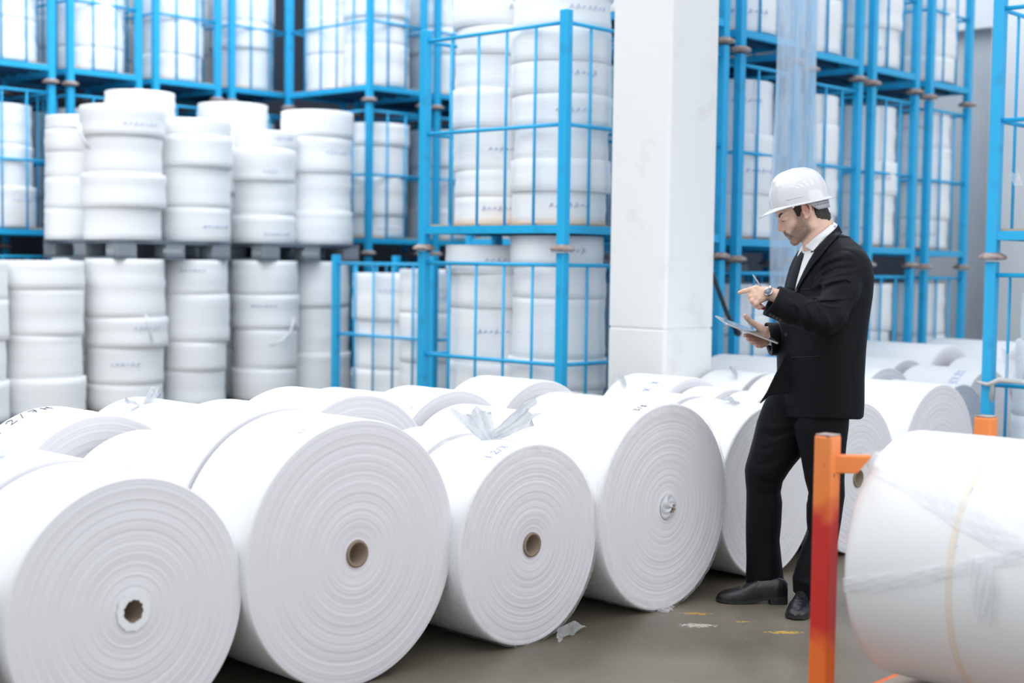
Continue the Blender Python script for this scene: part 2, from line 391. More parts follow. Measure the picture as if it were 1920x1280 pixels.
for i, (u, v0, v1, R, where) in enumerate(SECOND):
    second.append(floor_roll(u, v0, v1, R, 'white roll '+where, 40+i, i not in (0, 1, 2, 21, 22, 23, 24), group='rolls lying behind the front row'))

# handwriting
strokes_on_roll(second[4], .40, text_strokes('12/7H', 0.95), .33, -0.66, 0.055, M['ink'])
strokes_on_roll(second[7], .375, text_strokes('a-a'), .22, -0.45, 0.04, M['ink'])
strokes_on_roll(front[3], .372, text_strokes('12/x'), .05, -0.47, 0.034, M['ink_b'])
strokes_on_roll(front[4], .422, text_strokes('3/8'), .045, -0.34, 0.03, M['ink'])
strokes_on_roll(front[2], .443, text_strokes('xx'), .07, -0.42, 0.025, M['ink_f'])
strokes_on_roll(front[5], .392, text_strokes('1777'), .06, 4.15, 0.04, M['ink_b'])
strokes_on_roll(second[8], .402, text_strokes('1/.-'), .04, -0.85, 0.04, M['ink'], rad=.0012)
strokes_on_roll(second[18], .385, text_strokes('8x8x'), .10, -0.7, 0.06, M['ink_f'], rad=.003)
strokes_on_roll(second[13], .40, text_strokes('x.x.'), .12, -0.6, 0.05, M['ink_b'], rad=.002)
strokes_on_roll(second[14], .395, text_strokes('x8x'), .12, -0.6, 0.05, M['ink_f'], rad=.003)

# crumpled plastic pieces that belong to wrapped rolls
def crumple(name, parent, c, axis_a, axis_b, w0, w1, h, seed, mat_, amp=0.012, nu=18, nv=12, curl=0.4):
    """a bunched sheet: narrow at its root, fanned out at the far end"""
    rr = random.Random(seed); c = np.array(c, float); a = np.array(axis_a, float); a /= np.linalg.norm(a)
    b_ = np.array(axis_b, float); b_ /= np.linalg.norm(b_); n = np.cross(a, b_)
    G = []; ph = [rr.uniform(0, 6.3) for _ in range(6)]
    for j in range(nv+1):
        t = j/nv; w_ = w0+(w1-w0)*t**0.8; row = []
        for i in range(nu+1):
            s = i/nu*2-1
            off = amp*(0.3+t)*(math.sin(s*9+ph[0])+0.6*math.sin(s*17+ph[1]+2*t)+0.5*math.sin(t*7+ph[2]+3*s)) + rr.uniform(-1, 1)*amp*0.25
            off += curl*h*t*t*0.5
            rag = (1 + 0.16*math.sin(s*6+ph[3])+rr.uniform(-.05, .05)) if j == nv else 1
            row.append(c + a*h*t*rag + b_*w_*s*(1+0.05*rr.uniform(-1, 1)) + n*off)
        G.append(row)
    o = MB().grid(G).build(name, mat_, parent); return o
crumple('plastic_knot', front[3], (-.03, .20, .365), (-.35, .20, .62), (.7, -.6, .1), .020, .075, .13, 5, M['film_d'], .010)
crumple('plastic_knot', front[3], (-.02, .22, .372), (.60, -.55, .38), (.3, .6, .5), .018, .055, .20, 8, M['film_d'], .010)
crumple('plastic_tail', front[3], (.19, -.005, -.33), (.05, -.2, -.35), (1, .1, .1), .05, .10, .042, 12, M['film'], .005)
crumple('plastic_tail', front[4], (-.02, -.01, -.405), (.1, -.2, -.12), (1, .1, .1), .05, .035, .03, 14, M['film'], .005)
crumple('plastic_knot', second[5], (-.10, .42, .355), (.75, .1, .5), (0, .8, .1), .012, .04, .10, 31, M['film_d'], .006)
crumple('plastic_knot', second[5], (-.12, .42, .355), (-.7, .1, .45), (0, .8, .1), .012, .03, .06, 32, M['film_d'], .006)
crumple('plastic_knot', back[1], (-.12, .20, .36), (-.2, .4, .5), (.9, -.2, 0), .03, .07, .06, 33, M['film_d'], .008)
crumple('plastic_knot', front[5], (-.03, .16, .385), (-.5, .2, .35), (.5, .7, 0), .02, .06, .07, 34, M['film_d'], .008)
crumple('plastic_knot', second[13], (-.2, .30, .35), (-.2, .3, .6), (.7, .4, 0), .04, .06, .07, 35, M['film_d'], .010)
crumple('plastic_knot', second[15], (-.15, .10, .36), (0, .2, .8), (.7, .4, 0), .06, .02, .07, 36, M['film_d'], .008)
# core of the big roll stuffed with plastic
def core_plug(parent):
    rr = random.Random(3); G = []
    for i in range(11):
        r = 0.052*i/10; row = []
        for k in range(29):
            a = 2*math.pi*(k % 28)/28
            row.append((r*math.cos(a), -0.006 - 0.010*math.cos(r/0.052*1.5)*(1+0.5*math.sin(a*3+1)) + (0.0035*math.sin(5*a+i) if 0 < i < 10 else 0), r*math.sin(a)))
        G.append(row)
    MB().grid(G).build('core_plastic', mat('grey_film', (0.62, 0.63, 0.67), 0.25), parent)
core_plug(front[4])
b = MB()
for k, (x, z) in enumerate(((.012, .004), (.016, -.012), (.004, -.02))): b.box(x, -.024, z, x+.012, -.012, z+.006)
b.build('torn_core_paper', M['core'], front[4])
# torn paper around the dark core of the lower left roll
rag = MB(); rr = random.Random(9); vs = []; n = 40
for k in range(n):
    a = 2*math.pi*k/n
    for r in ((0.030+0.005*rr.random()), 0.052+0.005*rr.random()): vs.append((r*math.cos(a), -0.006, r*math.sin(a)*1.05))
rag.add(vs, [(2*k, 2*k+1, (2*k+3) % (2*n), (2*k+2) % (2*n)) for k in range(n)])
solid(rag.build('torn_core_wrap', mat('torn_white_paper', (0.82, 0.83, 0.85), 0.8), front[1]), 0.002)
# clear sleeve over the knotted roll and the big roll: a thin skin that overlaps the rim of the end face
for (ro, R, L, sd) in ((front[3], .372, .35, 4), (front[4], .422, .63, 6)):
    rr = random.Random(sd); G = []
    for j, (dr, y) in enumerate(((-.035, -.008), (-.012, -.007), (.003, .0), (.006, .03), (.006, L*.3), (.005, L*.6), (.006, L*.97))):
        row = []
        for k in range(97):
            a = 2*math.pi*(k % 96)/96
            w_ = 0.004*math.sin(7*a+sd+y*9)+0.003*math.sin(17*a+j)
            rad = R+dr+(w_*3 if j == 0 else abs(w_)*.7)
            zb = -0.010*max(0, -math.sin(a))**6 if j > 1 else 0
            row.append((rad*math.cos(a), y, max(rad*math.sin(a), -R+0.0005) if j > 1 else rad*math.sin(a)))
        G.append(row)
    MB().grid(G).build('plastic_sleeve', film_mat('sleeve_film', (0.95, 0.95, 0.97), 0.20), ro)

# ------------------------------------------------------------------ stacking cages
CW, CD, TH = 0.754, 1.29, 1.455
def cage_proto():
    t = empty('stacking_cage')
    p = 0.03
    posts = [(0, 0), (CW, 0), (0, CD), (CW, CD)]
    for (x, y) in posts:
        bx = p if x == 0 else -p; by = p if y == 0 else -p
        o = MB().box(x-p+bx, y-p+by, 0.03, x+p+bx, y+p+by, TH-0.01).build('corner_post', M['blue'], t); bevel(o, .004, 1)
        MB().lathe([(0.0001, 0.0), (.046, 0.0), (.072, .004), (.078, .014), (.070, .026), (.044, .040), (.0001, .042)], 20, 'z', (x+bx, y+by, 0)).build('foot_cup', M['rust'], t)
    b = MB(); z0, z1 = .110, .160
    b.box(2*p, 0.008, z0, CW-2*p, 0.048, z1).box(2*p, CD-.048, z0, CW-2*p, CD-.008, z1)
    b.box(0.008, 2*p, z0, .048, CD-2*p, z1).box(CW-.048, 2*p, z0, CW-.008, CD-2*p, z1)
    b.build('base_frame', M['blue'], t)
    b = MB()
    for k in range(1, 6): b.box(.048, CD*k/6-.02, z0+.004, CW-.048, CD*k/6+.02, z1-.012)
    b.box(.048, .048, z1-.014, CW-.048, CD-.048, z1-.0125)  # thin dark sheet added to make the deck's underside look shaded
    b.build('base_slats', M['blue_shade'], t)
    MB().box(.05, .05, z1-.012, CW-.05, CD-.05, z1+.012).build('deck_board', M['wood'], t)
    def panel(a, c, nb):
        b = MB(); a = np.array(a, float); c = np.array(c, float); d = (c-a)/np.linalg.norm(c-a)
        a2 = a+d*p; c2 = c-d*p
        for z in (1.372, .765): b.tube([a2+[0, 0, z], c2+[0, 0, z]], .0125, 8)
        for k in range(1, nb+1):
            q = a+(c-a)*k/(nb+1); b.tube([q+[0, 0, .155], q+[0, 0, 1.372]], .0095, 8)
        return b
    for (a, c, nb) in (((p, p, 0), (p, CD-p, 0), 4), ((CW-p, p, 0), (CW-p, CD-p, 0), 4), ((p, p, 0), (CW-p, p, 0), 2), ((p, CD-p, 0), (CW-p, CD-p, 0), 2)):
        panel(a, c, nb).build('bar_panel', M['blue'], t)
    return t
proto_cage = cage_proto(); used_cage = [False]
def cage(u, v, z, label, group='blue stacking cages', zs=1.0):
    c = proto_cage if not used_cage[0] else copy_tree(proto_cage)
    used_cage[0] = True
    c.location = (u, v, z); c.scale = (1, 1, zs); tag(c, label, 'cage', group); return c

# upright coils standing in cages and on pallets; a few shared shapes
def coil_mesh(R, H, seed):
    rr = random.Random(seed); n = 40; k = max(4, int(H/0.045)); prof = [(0.045, 0.0), (R-.006, 0.0), (R-.001, .004)]
    for i in range(1, k): prof.append((R+rr.uniform(-.007, .004), H*i/k))
    prof += [(R-.001, H-.004), (R-.006, H-.0005), (R*.6, H-.004), (0.045, H)]
    b = MB(); b.lathe(prof, n, 'z', closed=True)
    return b.mesh('wound_fabric', M['coil_side'])
_cm = {}
def coil(x, y, z, R, H, label, group, seed=0, writing=False):
    key = (round(R, 2), round(H, 2), seed % 3)
    if key not in _cm: _cm[key] = coil_mesh(key[0], key[1], seed % 3 + int(R*1000))
    o = link('fabric_coil', _cm[key], None, (x, y, z), (0, 0, seed*1.3))
    tag(o, label, 'fabric roll', group)
    if writing:
        b = MB(); rr = random.Random(seed); r = key[0]+.004
        base = math.atan2(-y, -x) - seed*1.3 + rr.uniform(-.4, .4); zz = key[1]*rr.uniform(.3, .7)
        for k in range(rr.choice((4, 6, 7))):
            a0 = base+k*.13; h = .024+.012*math.sin(k*2.1+seed)
            P = [(r*math.cos(a0), r*math.sin(a0), zz-h/2), (r*math.cos(a0+.05), r*math.sin(a0+.05), zz+h/2), (r*math.cos(a0+.07), r*math.sin(a0+.07), zz-h/3)]
            b.tube(P, .0032, 4)
        b.build('faded_writing', M['ink_f'], o)
    return o
ORD = ['bottom', 'second', 'third', 'fourth', 'fifth', 'sixth', 'seventh', 'eighth']
coil_count = [0]
def stack(x, y, z, R, hs, where, group, jit=.012, seed=0):
    rr = random.Random(seed*31+int(x*100))
    for i, h in enumerate(hs):
        r = round(R*rr.choice((1, 1, .97, .94)), 2); h = round(h, 2)
        nm = 'topmost' if i == len(hs)-1 and i else ORD[i]
        wr = rr.random() < .30
        coil(x+rr.uniform(-jit, jit), y+rr.uniform(-jit, jit), z, r, h, ('%s %s' % ({'topmost': 'topmost white coil', 'bottom': 'bottom white coil'}.get(nm, nm+' white coil up'), where)), group, seed+i, wr)
        z += h + .0005; coil_count[0] += 1
HS = [(.30, .42, .38), (.40, .26, .44), (.24, .30, .30, .28), (.36, .36, .36), (.20, .38, .30, .22)]
def fill(u, v, z, name, seed, hs1=None, hs2=None, R=.33):
    rr = random.Random(seed); g = 'coils in the blue cages'; zz = z+.173
    stack(u+CW/2, v+.35, zz, R, hs1 or rr.choice(HS), 'in the front stack, '+name, g, seed=seed)
    stack(u+CW/2, v+.94, zz, R, hs2 or rr.choice(HS), 'in the back stack, '+name, g, seed=seed+5)
TN = ['ground cage', 'middle cage', 'top cage']
def column(u, v, name, tiers, seed, z0=0.0, skip=(), th=TH):
    for k in tiers:
        z = z0+k*th
        cage(u, v, z, 'blue steel %s %s' % (TN[k], name), zs=th/TH)
        if k not in skip: fill(u, v, z, TN[k]+' '+name, seed+k*7)
# middle pair with the overflowing upper cage
cage(6.39, 5.65, .02, 'blue steel lower cage left of the pillar under the overflowing cage')
cage(6.39, 5.65, .02+TH, 'blue steel cage left of the pillar with coils overflowing its top')
g = 'coils in the two cages left of the pillar'
stack(6.39+.377, 5.65+.37, .02+.173, .32, (.22, .20, .19, .38, .20, .19), 'nearest the pillar in the lower middle cage', g, .012, 11)
stack(6.39+.377, 5.65+.96, .02+.173, .30, (.30, .25, .36, .22, .19), 'away from the pillar in the lower middle cage', g, .012, 12)
stack(6.39+.377, 5.65+.37, .02+TH+.173, .32, (.20, .20, .20, .20, .20, .20, .20, .18), 'nearest the pillar in the overflowing cage', g, .012, 13)
stack(6.39+.377, 5.65+.96, .02+TH+.173, .29, (.18, .17, .28, .25, .22, .18, .20), 'away from the pillar in the overflowing cage', g, .015, 14)
# right-hand row beyond the pillar
for i, (u, nm) in enumerate(((7.25, 'half hidden by the pillar'), (8.14, 'left of the hanging film'), (9.03, 'right of the hanging film'), (9.93, 'second from the right wall'), (10.87, 'nearest the right wall'))):
    column(u, 5.60, nm, (0, 1, 2), 100+i*20, th=(1.45, 1.432, 1.414, 1.408, 1.398)[i])
# cages standing behind the right-hand row
for i, (u, nm) in enumerate(((8.14, 'behind the cage left of the film'), (9.03, 'behind the cage right of the film'), (9.93, 'behind the second from the right wall'))):
    for k in range(3):
        th = (1.432, 1.414, 1.408)[i]
        cage(u, 6.98, k*th, 'blue steel %s %s' % (TN[k], nm), zs=th/TH)
        stack(u+CW/2, 6.98+.40, k*th+.173, .33, ((.44, .46, .42), (.40, .50, .36), (.36, .44, .44))[(i+k) % 3], 'in the %s %s' % (TN[k], nm), 'coils in the blue cages', seed=460+i*9+k)
# far row behind the middle cage
for i, (u, nm) in enumerate(((8.84, 'first in the far row'), (9.72, 'second in the far row'), (10.60, 'third in the far row'), (11.48, 'fourth in the far row'))):
    column(u, 10.3, nm, (0, 1, 2), 300+i*20, skip=(0,))
# far left row
for i, (u, nm) in enumerate(((5.62, 'leftmost of the far left row'), (6.50, 'second of the far left row'), (7.38, 'third of the far left row'), (8.05+.19, 'last of the far left row'))):
    column(u, 11.68, nm, (0, 1, 2), 520+i*20, z0=.02, skip=(0,))
# single low cage
cage(7.80, 8.28, 0, 'single blue cage standing alone on the floor beside the pallets')
fill(7.80, 8.28, 0, 'single low cage beside the pallets', 701, (.40, .40, .36), (.3, .42, .4))
# cage at the right edge
cage(7.48, 2.21, 0, 'blue cage at the right edge behind the near wrapped roll', 'two cages at the right edge')
cage(7.48, 2.21, TH, 'upper blue cage at the right edge of the picture', 'two cages at the right edge')
g = 'coils in the right edge cages'
stack(7.84, 3.20, .173, .25, (.20, .22, .20, .22, .26), 'in the lower cage at the right edge', g, .01, 801)
stack(7.86, 3.13, TH+.173, .26, (.2, .22, .2, .22, .2), 'in the upper cage at the right edge', g, .015, 802)
stack(7.90, 2.55, .173, .28, (.3, .3, .3, .3), 'near the camera in the lower right edge cage', g, .01, 803)
stack(7.90, 2.50, TH+.173, .28, (.3, .3, .3, .3), 'near the camera in the upper right edge cage', g, .01, 804)

# ------------------------------------------------------------------ pallets with upright coils, two high
def pallet_proto():
    W, D, H = 1.08, 1.18, .155; t = empty('plastic_pallet')
    b = MB(); b.box(0, 0, H-.03, W, D, H)
    b.build('top_deck', M['pallet'], t)
    for k in range(3):
        for j in range(3):
            x = (0, W/2-.09, W-.18)[k]; y = (0, D/2-.09, D-.18)[j]
            bevel(MB().box(x, y, .02, x+.18, y+.18, H-.03).build('block', M['pallet_l'], t), .008, 1)
    b = MB()
    for k in range(3):
        x = (0, W/2-.09, W-.18)[k]; b.box(x, 0, 0, x+.18, D, .02)
    b.build('skid', M['pallet'], t)
    # pale moulded lettering on the long side and the front
    b = MB()
    for k in range(6): b.box(.42+.03*k, -.002, H-.10, .44+.03*k, 0.001, H-.07)
    for k in range(4): b.box(-.002, .06+.03*k, .05, .001, .075+.03*k, .08)
    b.build('moulded_mark', mat('pale_mark', (.45, .48, .52), .7), t)
    return t
pp = pallet_proto(); up = False
def pallet(u, v, z, label):
    global up
    c = pp if not up else copy_tree(pp); up = True
    c.location = (u, v, z); tag(c, label, 'pallet', 'grey plastic pallets'); return c
PH = .155; ZL = .08; Z2 = ZL+PH+1.20
g1, g2 = 'coils on the lower pallets', 'coils on the upper pallets'
for (u, nm) in ((4.60, 'at the left edge'), (5.98, 'on the left'), (7.40, 'on the right, beside the single cage')):
    pallet(u, 10.0, 0.0, 'grey plastic pallet on the floor '+nm)
for (u, nm) in ((5.98, 'with two fork openings showing, left of the pair'), (7.40, 'dark, right of the pair')):
    pallet(u, 10.0, PH+1.23, 'grey plastic pallet on top of coils, '+nm)
zl = PH+.0005; zu = PH+1.23+PH+.0005
low = [(4.88, 10.30, .31, (.30, .31, .30, .30), 'leftmost on the left pallet'), (5.52, 10.32, .32, (.30, .33, .36, .22), 'second on the lower left pallets, topmost coil wide'),
       (6.23, 10.28, .33, (.22, .30, .24, .47), 'third on the lower pallets'), (6.88, 10.27, .29, (.30, .24, .40, .29), 'fourth on the lower pallets'),
       (7.62, 10.28, .30, (.28, .35, .30, .30), 'fifth on the lower pallets'), (8.22, 10.28, .30, (.40, .42, .41), 'sixth, beside the single cage'),
       (4.88, 10.94, .30, (.4, .4, .4), 'in the back row at far left'), (5.50, 10.94, .30, (.4, .4, .4), 'in the back row, left'), (6.25, 10.90, .31, (.42, .4, .41), 'in the back row, middle left'),
       (6.88, 10.9, .30, (.42, .4, .41), 'in the back row, middle'), (7.62, 10.92, .30, (.42, .4, .41), 'in the back row, right'), (8.22, 10.92, .30, (.42, .4, .41), 'in the back row, far right')]
for i, (x, y, R, hs, nm) in enumerate(low): stack(x, y, zl, R, hs, nm+', lower level', g1, .012, 900+i)
upp = [(6.20, 10.28, .335, (.26, .27, .30, .24), 'second from left, band tied near its top'), (6.88, 10.27, .31, (.28, .34, .26, .14), 'third from the left with a flat square-edged top'),
       (7.62, 10.28, .285, (.24, .30, .28, .16), 'fourth from the left'), (8.20, 10.27, .325, (.30, .34, .32, .24), 'at the right end, smooth and tall'),
       (6.17, 10.94, .27, (.26, .25, .22, .18, .12), 'at the back left corner'), (6.76, 10.92, .31, (.40, .42, .47), 'tall at the back behind the flat-topped stack'),
       (7.72, 10.92, .32, (.44, .43, .40), 'at the back behind the fourth stack')]
for i, (x, y, R, hs, nm) in enumerate(upp): stack(x, y, zu, R, hs, nm+', upper pallets', g2, .012, 930+i)

# ------------------------------------------------------------------ near wrapped roll in its orange rack
rack = empty('roll_rack', (3.60, 2.16, 0), 0, 'worn orange steel roll rack with a red streak on its front post, at lower right', 'rack')
def rpost(x, y, h, s=.029):
    b = MB(); b.box(x-s, y-s, 0, x+s, y+s, h); o = b.build('post', M['orange'], rack); bevel(o, .006, 2)
    MB().box(x-s+.003, y-s+.003, h, x+s-.003, y+s-.003, h+.004).build('post_cap', M['rust'], rack)
# left far post, right far post, and the two near ones out of the frame
rpost(0.025, 0.0, .915); rpost(.805, -.12, .925); rpost(.03, -1.25, .915); rpost(.775, -1.25, .915)
b = MB(); dx, dy = math.sin(AZ), -math.cos(AZ); nx, ny = -dy, dx
poly = [(.0, .806), (.085, .806), (.128, .858), (.0, .858)]
vs = [(.025+dx*a+nx*k, dy*a+ny*k, z) for k in (-.020, .020) for a, z in poly]
b.add(vs, [(0, 1, 2, 3), (7, 6, 5, 4), (0, 4, 5, 1), (1, 5, 6, 2), (2, 6, 7, 3), (3, 7, 4, 0)])
bevel(b.build('hook_arm', M['orange'], rack, True), .004, 2)
b = MB(); b.box(.055, -.03, .04, .75, .03, .10).box(.055, -1.28, .04, .745, -1.22, .10)
b.box(0.0, -1.22, .04, .05, -.03, .10).box(.75, -1.22, .04, .80, -.15, .10)
bevel(b.build('base_rail', M['orange'], rack), .005, 2)
b = MB(); b.box(.055, -1.2, .10, .745, -.05, .135)
b.build('deck_board', mat('grey_wood', (.36, .30, .26), .8), rack)

NR = .372; NU, NV, NZ = 3.965, 2.085, .138+.372+.03
near_l = 'large plastic wrapped white roll on the orange rack at the lower right corner'
nr = empty('fabric_roll', (NU, NV, NZ), math.pi, near_l, 'fabric roll')
# axis runs from its far end (y=0) towards the camera
def near_mesh():
    rr = random.Random(77); prof = [(0.045, 0.0), (NR-.03, -.002), (NR-.012, .004), (NR-.003, .016)]
    for i in range(1, 60):
        y = .016+1.0*i/60
        bul = -.004*math.exp(-((y-.33)/.010)**2)-.004*math.exp(-((y-.68)/.010)**2)
        prof.append((NR+rr.uniform(-.0007, .0007)+bul+.003*math.sin(y*5), y))
    prof += [(NR-.01, 1.03), (0.045, 1.03)]
    b = MB(); b.lathe(prof, 128, 'y', closed=True); return b
near_mesh().build('wound_fabric', M['roll_side'], nr)
b = MB(); b.lathe([(0.036, -.003), (.0445, -.003), (.0445, 1.03), (.036, 1.03)], 32, 'y', closed=True); b.build('cardboard_core', M['core'], nr)
b = MB(); b.lathe([(NR-.001, .318), (NR+.0025, .322), (NR+.0025, .338), (NR-.001, .342)], 128, 'y', closed=True); b.build('seam_edge', M['tape'], nr)

def cyl_pt(px, py, dr):
    """where the sight line through (px,py) meets the near roll's side, pushed out by dr"""
    d = _f + _R*(px-960)/F_PX - _U*(py-640)/F_PX
    ox, oz = CAM[0]-NU, CAM[2]-NZ; dx, dz = d[0], d[2]; R = NR+dr
    A = dx*dx+dz*dz; B = 2*(ox*dx+oz*dz); Cc = ox*ox+oz*oz-R*R; D = B*B-4*A*Cc
    t = (-B-math.sqrt(D))/(2*A) if D > 0 else -B/(2*A)
    return CAM+d*t
def wrap_patch(name, top, bot, dr, m, parent=nr, nu=28, nv=7, wav=.004, seed=1):
    """film strip lying on the roll between two measured edges"""
    rr = random.Random(seed)
    def samp(P, t):
        k = t*(len(P)-1); i = min(int(k), len(P)-2); f_ = k-i
        return (P[i][0]+(P[i+1][0]-P[i][0])*f_, P[i][1]+(P[i+1][1]-P[i][1])*f_)
    G = []
    for j in range(nv+1):
        row = []
        for i in range(nu+1):
            a = samp(top, i/nu); c = samp(bot, i/nu); s = j/nv
            px, py = a[0]+(c[0]-a[0])*s, a[1]+(c[1]-a[1])*s
            row.append(cyl_pt(px, py, dr+wav*(1+math.sin(i*.9+j*2.3+seed))*(.5+.5*math.sin(math.pi*s))))
        G.append(row)
    o = MB().grid(G).build(name, m, parent)
    o.matrix_parent_inverse = (Matrix.Translation((NU, NV, NZ)) @ Matrix.Rotation(math.pi, 4, 'Z')).inverted()
    return o
wrap_patch('plastic_band', [(1640, 846), (1720, 880), (1800, 925), (1870, 975), (1925, 1010)], [(1628, 880), (1700, 925), (1770, 975), (1850, 1022), (1925, 1045)], .006, M['film'], seed=2)
wrap_patch('plastic_band', [(1580, 1083), (1650, 1075), (1740, 1062), (1830, 1042), (1925, 1020)], [(1582, 1110), (1650, 1108), (1740, 1092), (1830, 1072), (1925, 1052)], .006, M['film'], seed=5)
wrap_patch('plastic_band', [(1640, 846), (1700, 835), (1760, 828), (1830, 826), (1925, 834)], [(1650, 862), (1710, 868), (1780, 872), (1850, 880), (1925, 890)], .004, M['film'], seed=7, wav=.002)
wrap_patch('plastic_flap', [(1812, 1036), (1830, 1046), (1850, 1060), (1868, 1052)], [(1828, 1170), (1845, 1150), (1858, 1180), (1868, 1120)], .012, M['film'], seed=9, wav=.006)
# the band's tail pulled tight to the rack's cross bar
a0 = cyl_pt(1640, 846, .006); a1 = cyl_pt(1628, 880, .006)
c0 = at(1608, 848, 1, 2.12); c1 = at(1622, 862, 1, 2.10); G = []
for j in range(6):
    s = j/5; G.append([c0+(c1-c0)*s+((a0+(a1-a0)*s)-(c0+(c1-c0)*s))*t/8+np.array([0, 0, .004*math.sin(t*1.3+j)]) for t in range(9)])
o = MB().grid(G).build('plastic_tail', M['film_d'], nr); o.matrix_parent_inverse = (Matrix.Translation((NU, NV, NZ)) @ Matrix.Rotation(math.pi, 4, 'Z')).inverted()
def near_ink(strk, name='handwriting', m=None, r=.0016):
    b = MB()
    for s_ in strk: b.tube([cyl_pt(x, y, .0008) for x, y in s_], r, 5)
    o = b.build(name, m or M['ink_f'], nr); o.matrix_parent_inverse = (Matrix.Translation((NU, NV, NZ)) @ Matrix.Rotation(math.pi, 4, 'Z')).inverted()
near_ink([[(1814, 912), (1828, 916), (1842, 910)], [(1816, 928), (1828, 912), (1832, 928)], [(1832, 916), (1848, 906)], [(1820, 920), (1838, 922)]])
near_ink([[(1778, 1001), (1778, 1008), (1796, 1006), (1796, 1000)], [(1776, 1022), (1778, 1028), (1796, 1024), (1796, 1018)]])
near_ink([[(1692, 824), (1706, 820), (1716, 818)], [(1700, 830), (1712, 826), (1724, 820)]], r=.0012)

# ------------------------------------------------------------------ loose things
# dark rubber strap hanging slantwise between the pillar and the cages
P = [at(x, y, 1, 5.50) for x, y in ((1316, 462), (1330, 500), (1346, 545), (1362, 590), (1378, 622))]
P = [p+np.array([0, -.003*i, 0]) for i, p in enumerate(P)]
o = MB().tube(P, .018, 10, flat=.6).build('rubber_bar', M['strap']); tag(o, 'dark grey bar leaning slantwise between the white pillar and the blue cages', 'bar')
b = MB(); b.tube([P[-1], P[-1]+np.array([.03, 0, -.01])], .024, 10); b.build('end_cap', M['strap'], o)
# hanging film
G = []
for j in range(41):
    z = 1.20+(4.6-1.20)*j/40; row = []
    for i in range(37):
        s = i/36; a = s*2*math.pi
        wdt = .235*(1+.10*math.sin(z*1.3)+.05*math.sin(z*4.1)); dep = .05
        x = 8.18+wdt*math.cos(a)+.015*math.sin(5*a+z*1.1); y = 5.18+(dep+.012*math.sin(9*a+z*.7))*math.sin(a)-.0*x
        row.append((x, y, z+.03*math.sin(3*a)*(1 if j == 0 else 0)))
    G.append(row)
o = MB().grid(G).build('hanging_plastic_film', M['film_h']); tag(o, 'long pale blue translucent plastic film hanging down behind the hard hat', 'plastic film')
# plastic strips hanging on the wrapped stacks
for pts, wd, lab in (([(148, 232, 9.93), (150, 248, 9.925), (158, 264, 9.92), (166, 279, 9.93)], .035, 'short white plastic strip drooping from the band of the upper left stack'),
                     ([(274, 590, 9.93), (279, 612, 9.92), (285, 640, 9.93)], .030, 'white plastic strip hanging beside the third lower stack'),
                     ([(552, 596, 9.95), (545, 622, 9.93), (528, 640, 9.92), (505, 648, 9.93)], .022, 'thin curved plastic strip across the fifth lower stack')):
    G = []
    for j, (x, y, v_) in enumerate(pts):
        p = at(x, y, 1, v_); q = at(x+1, y+(.2 if len(pts) == 4 and pts[0][0] < 500 else 1), 1, v_)-p; q = q/np.linalg.norm(q)
        G.append([p+q*wd*(s-.5)+np.array([0, -.004*math.sin(s*3.1), 0]) for s in np.linspace(0, 1, 5)])
    o = MB().grid(G).build('plastic_strip', M['shirtish'] if 'shirtish' in M else mat('white_plastic_strip', (.86, .87, .90), .4)); solid(o, .002, 0)
    tag(o, lab, 'plastic', 'plastic strips on the pallet stacks')
# ties on the right edge cage
t0 = at(1836, 716, 1, 3.50)
o = MB().tube([(7.46, 3.515, t0[2]), (7.46, 3.45, t0[2]-.01), (7.46, 3.38, t0[2]+.02), (7.47, 3.25, t0[2]+.01)], .012, 8, rs=[.008, .011, .017, .006]).build('cloth_tie', M['tie'])
tag(o, 'dirty white cloth strip tied round the post of the right edge cage', 'cloth')
crumple('loose_end', o, (7.455, 3.42, t0[2]), (.05, .1, -1), (0, 1, 0), .010, .016, .10, 4, M['tie'], .004)
o = crumple('plastic_scrap', None, (7.45, 3.30, t0[2]+.03), (.0, .05, 1), (0, 1, 0), .05, .055, .15, 21, M['film'], .006)
tag(o, 'crumpled clear plastic scrap caught above the cloth tie on the right cage', 'plastic')
o = crumple('plastic_scrap', None, (7.45, 3.31, at(1885, 345, 1, 3.3)[2]), (.0, .3, 1), (0, 1, 0), .025, .03, .07, 22, M['film'], .006)
tag(o, 'small white plastic wad stuck on the upper right edge cage', 'plastic')

# ------------------------------------------------------------------ soft-body modelling: blended solids turned into one mesh
MD = 5.80                                              # the man's distance along the line of sight
FH = np.array([math.cos(AZ), math.sin(AZ), 0.0]); RH = np.array([math.sin(AZ), -math.cos(AZ), 0.0])
_b = at(1500, 1140, 2, 0.0)
MO = RH*np.dot(_b, RH) + FH*MD                          # man's origin on the floor
MMAT = Matrix(((RH[0], FH[0], 0, MO[0]), (RH[1], FH[1], 0, MO[1]), (0, 0, 1, 0), (0, 0, 0, 1)))
def L(px, py, y=0.0):
    """measured point -> the man's own frame (x to his back, y away from the aisle, z up), y metres behind his mid plane"""
    d = _f + _R*(px-960)/F_PX - _U*(py-640)/F_PX
    t = (MD+y)/np.dot(d, FH); p = CAM+d*t
    return np.array([np.dot(p-MO, RH), y, p[2]])
PX = 1/457.0

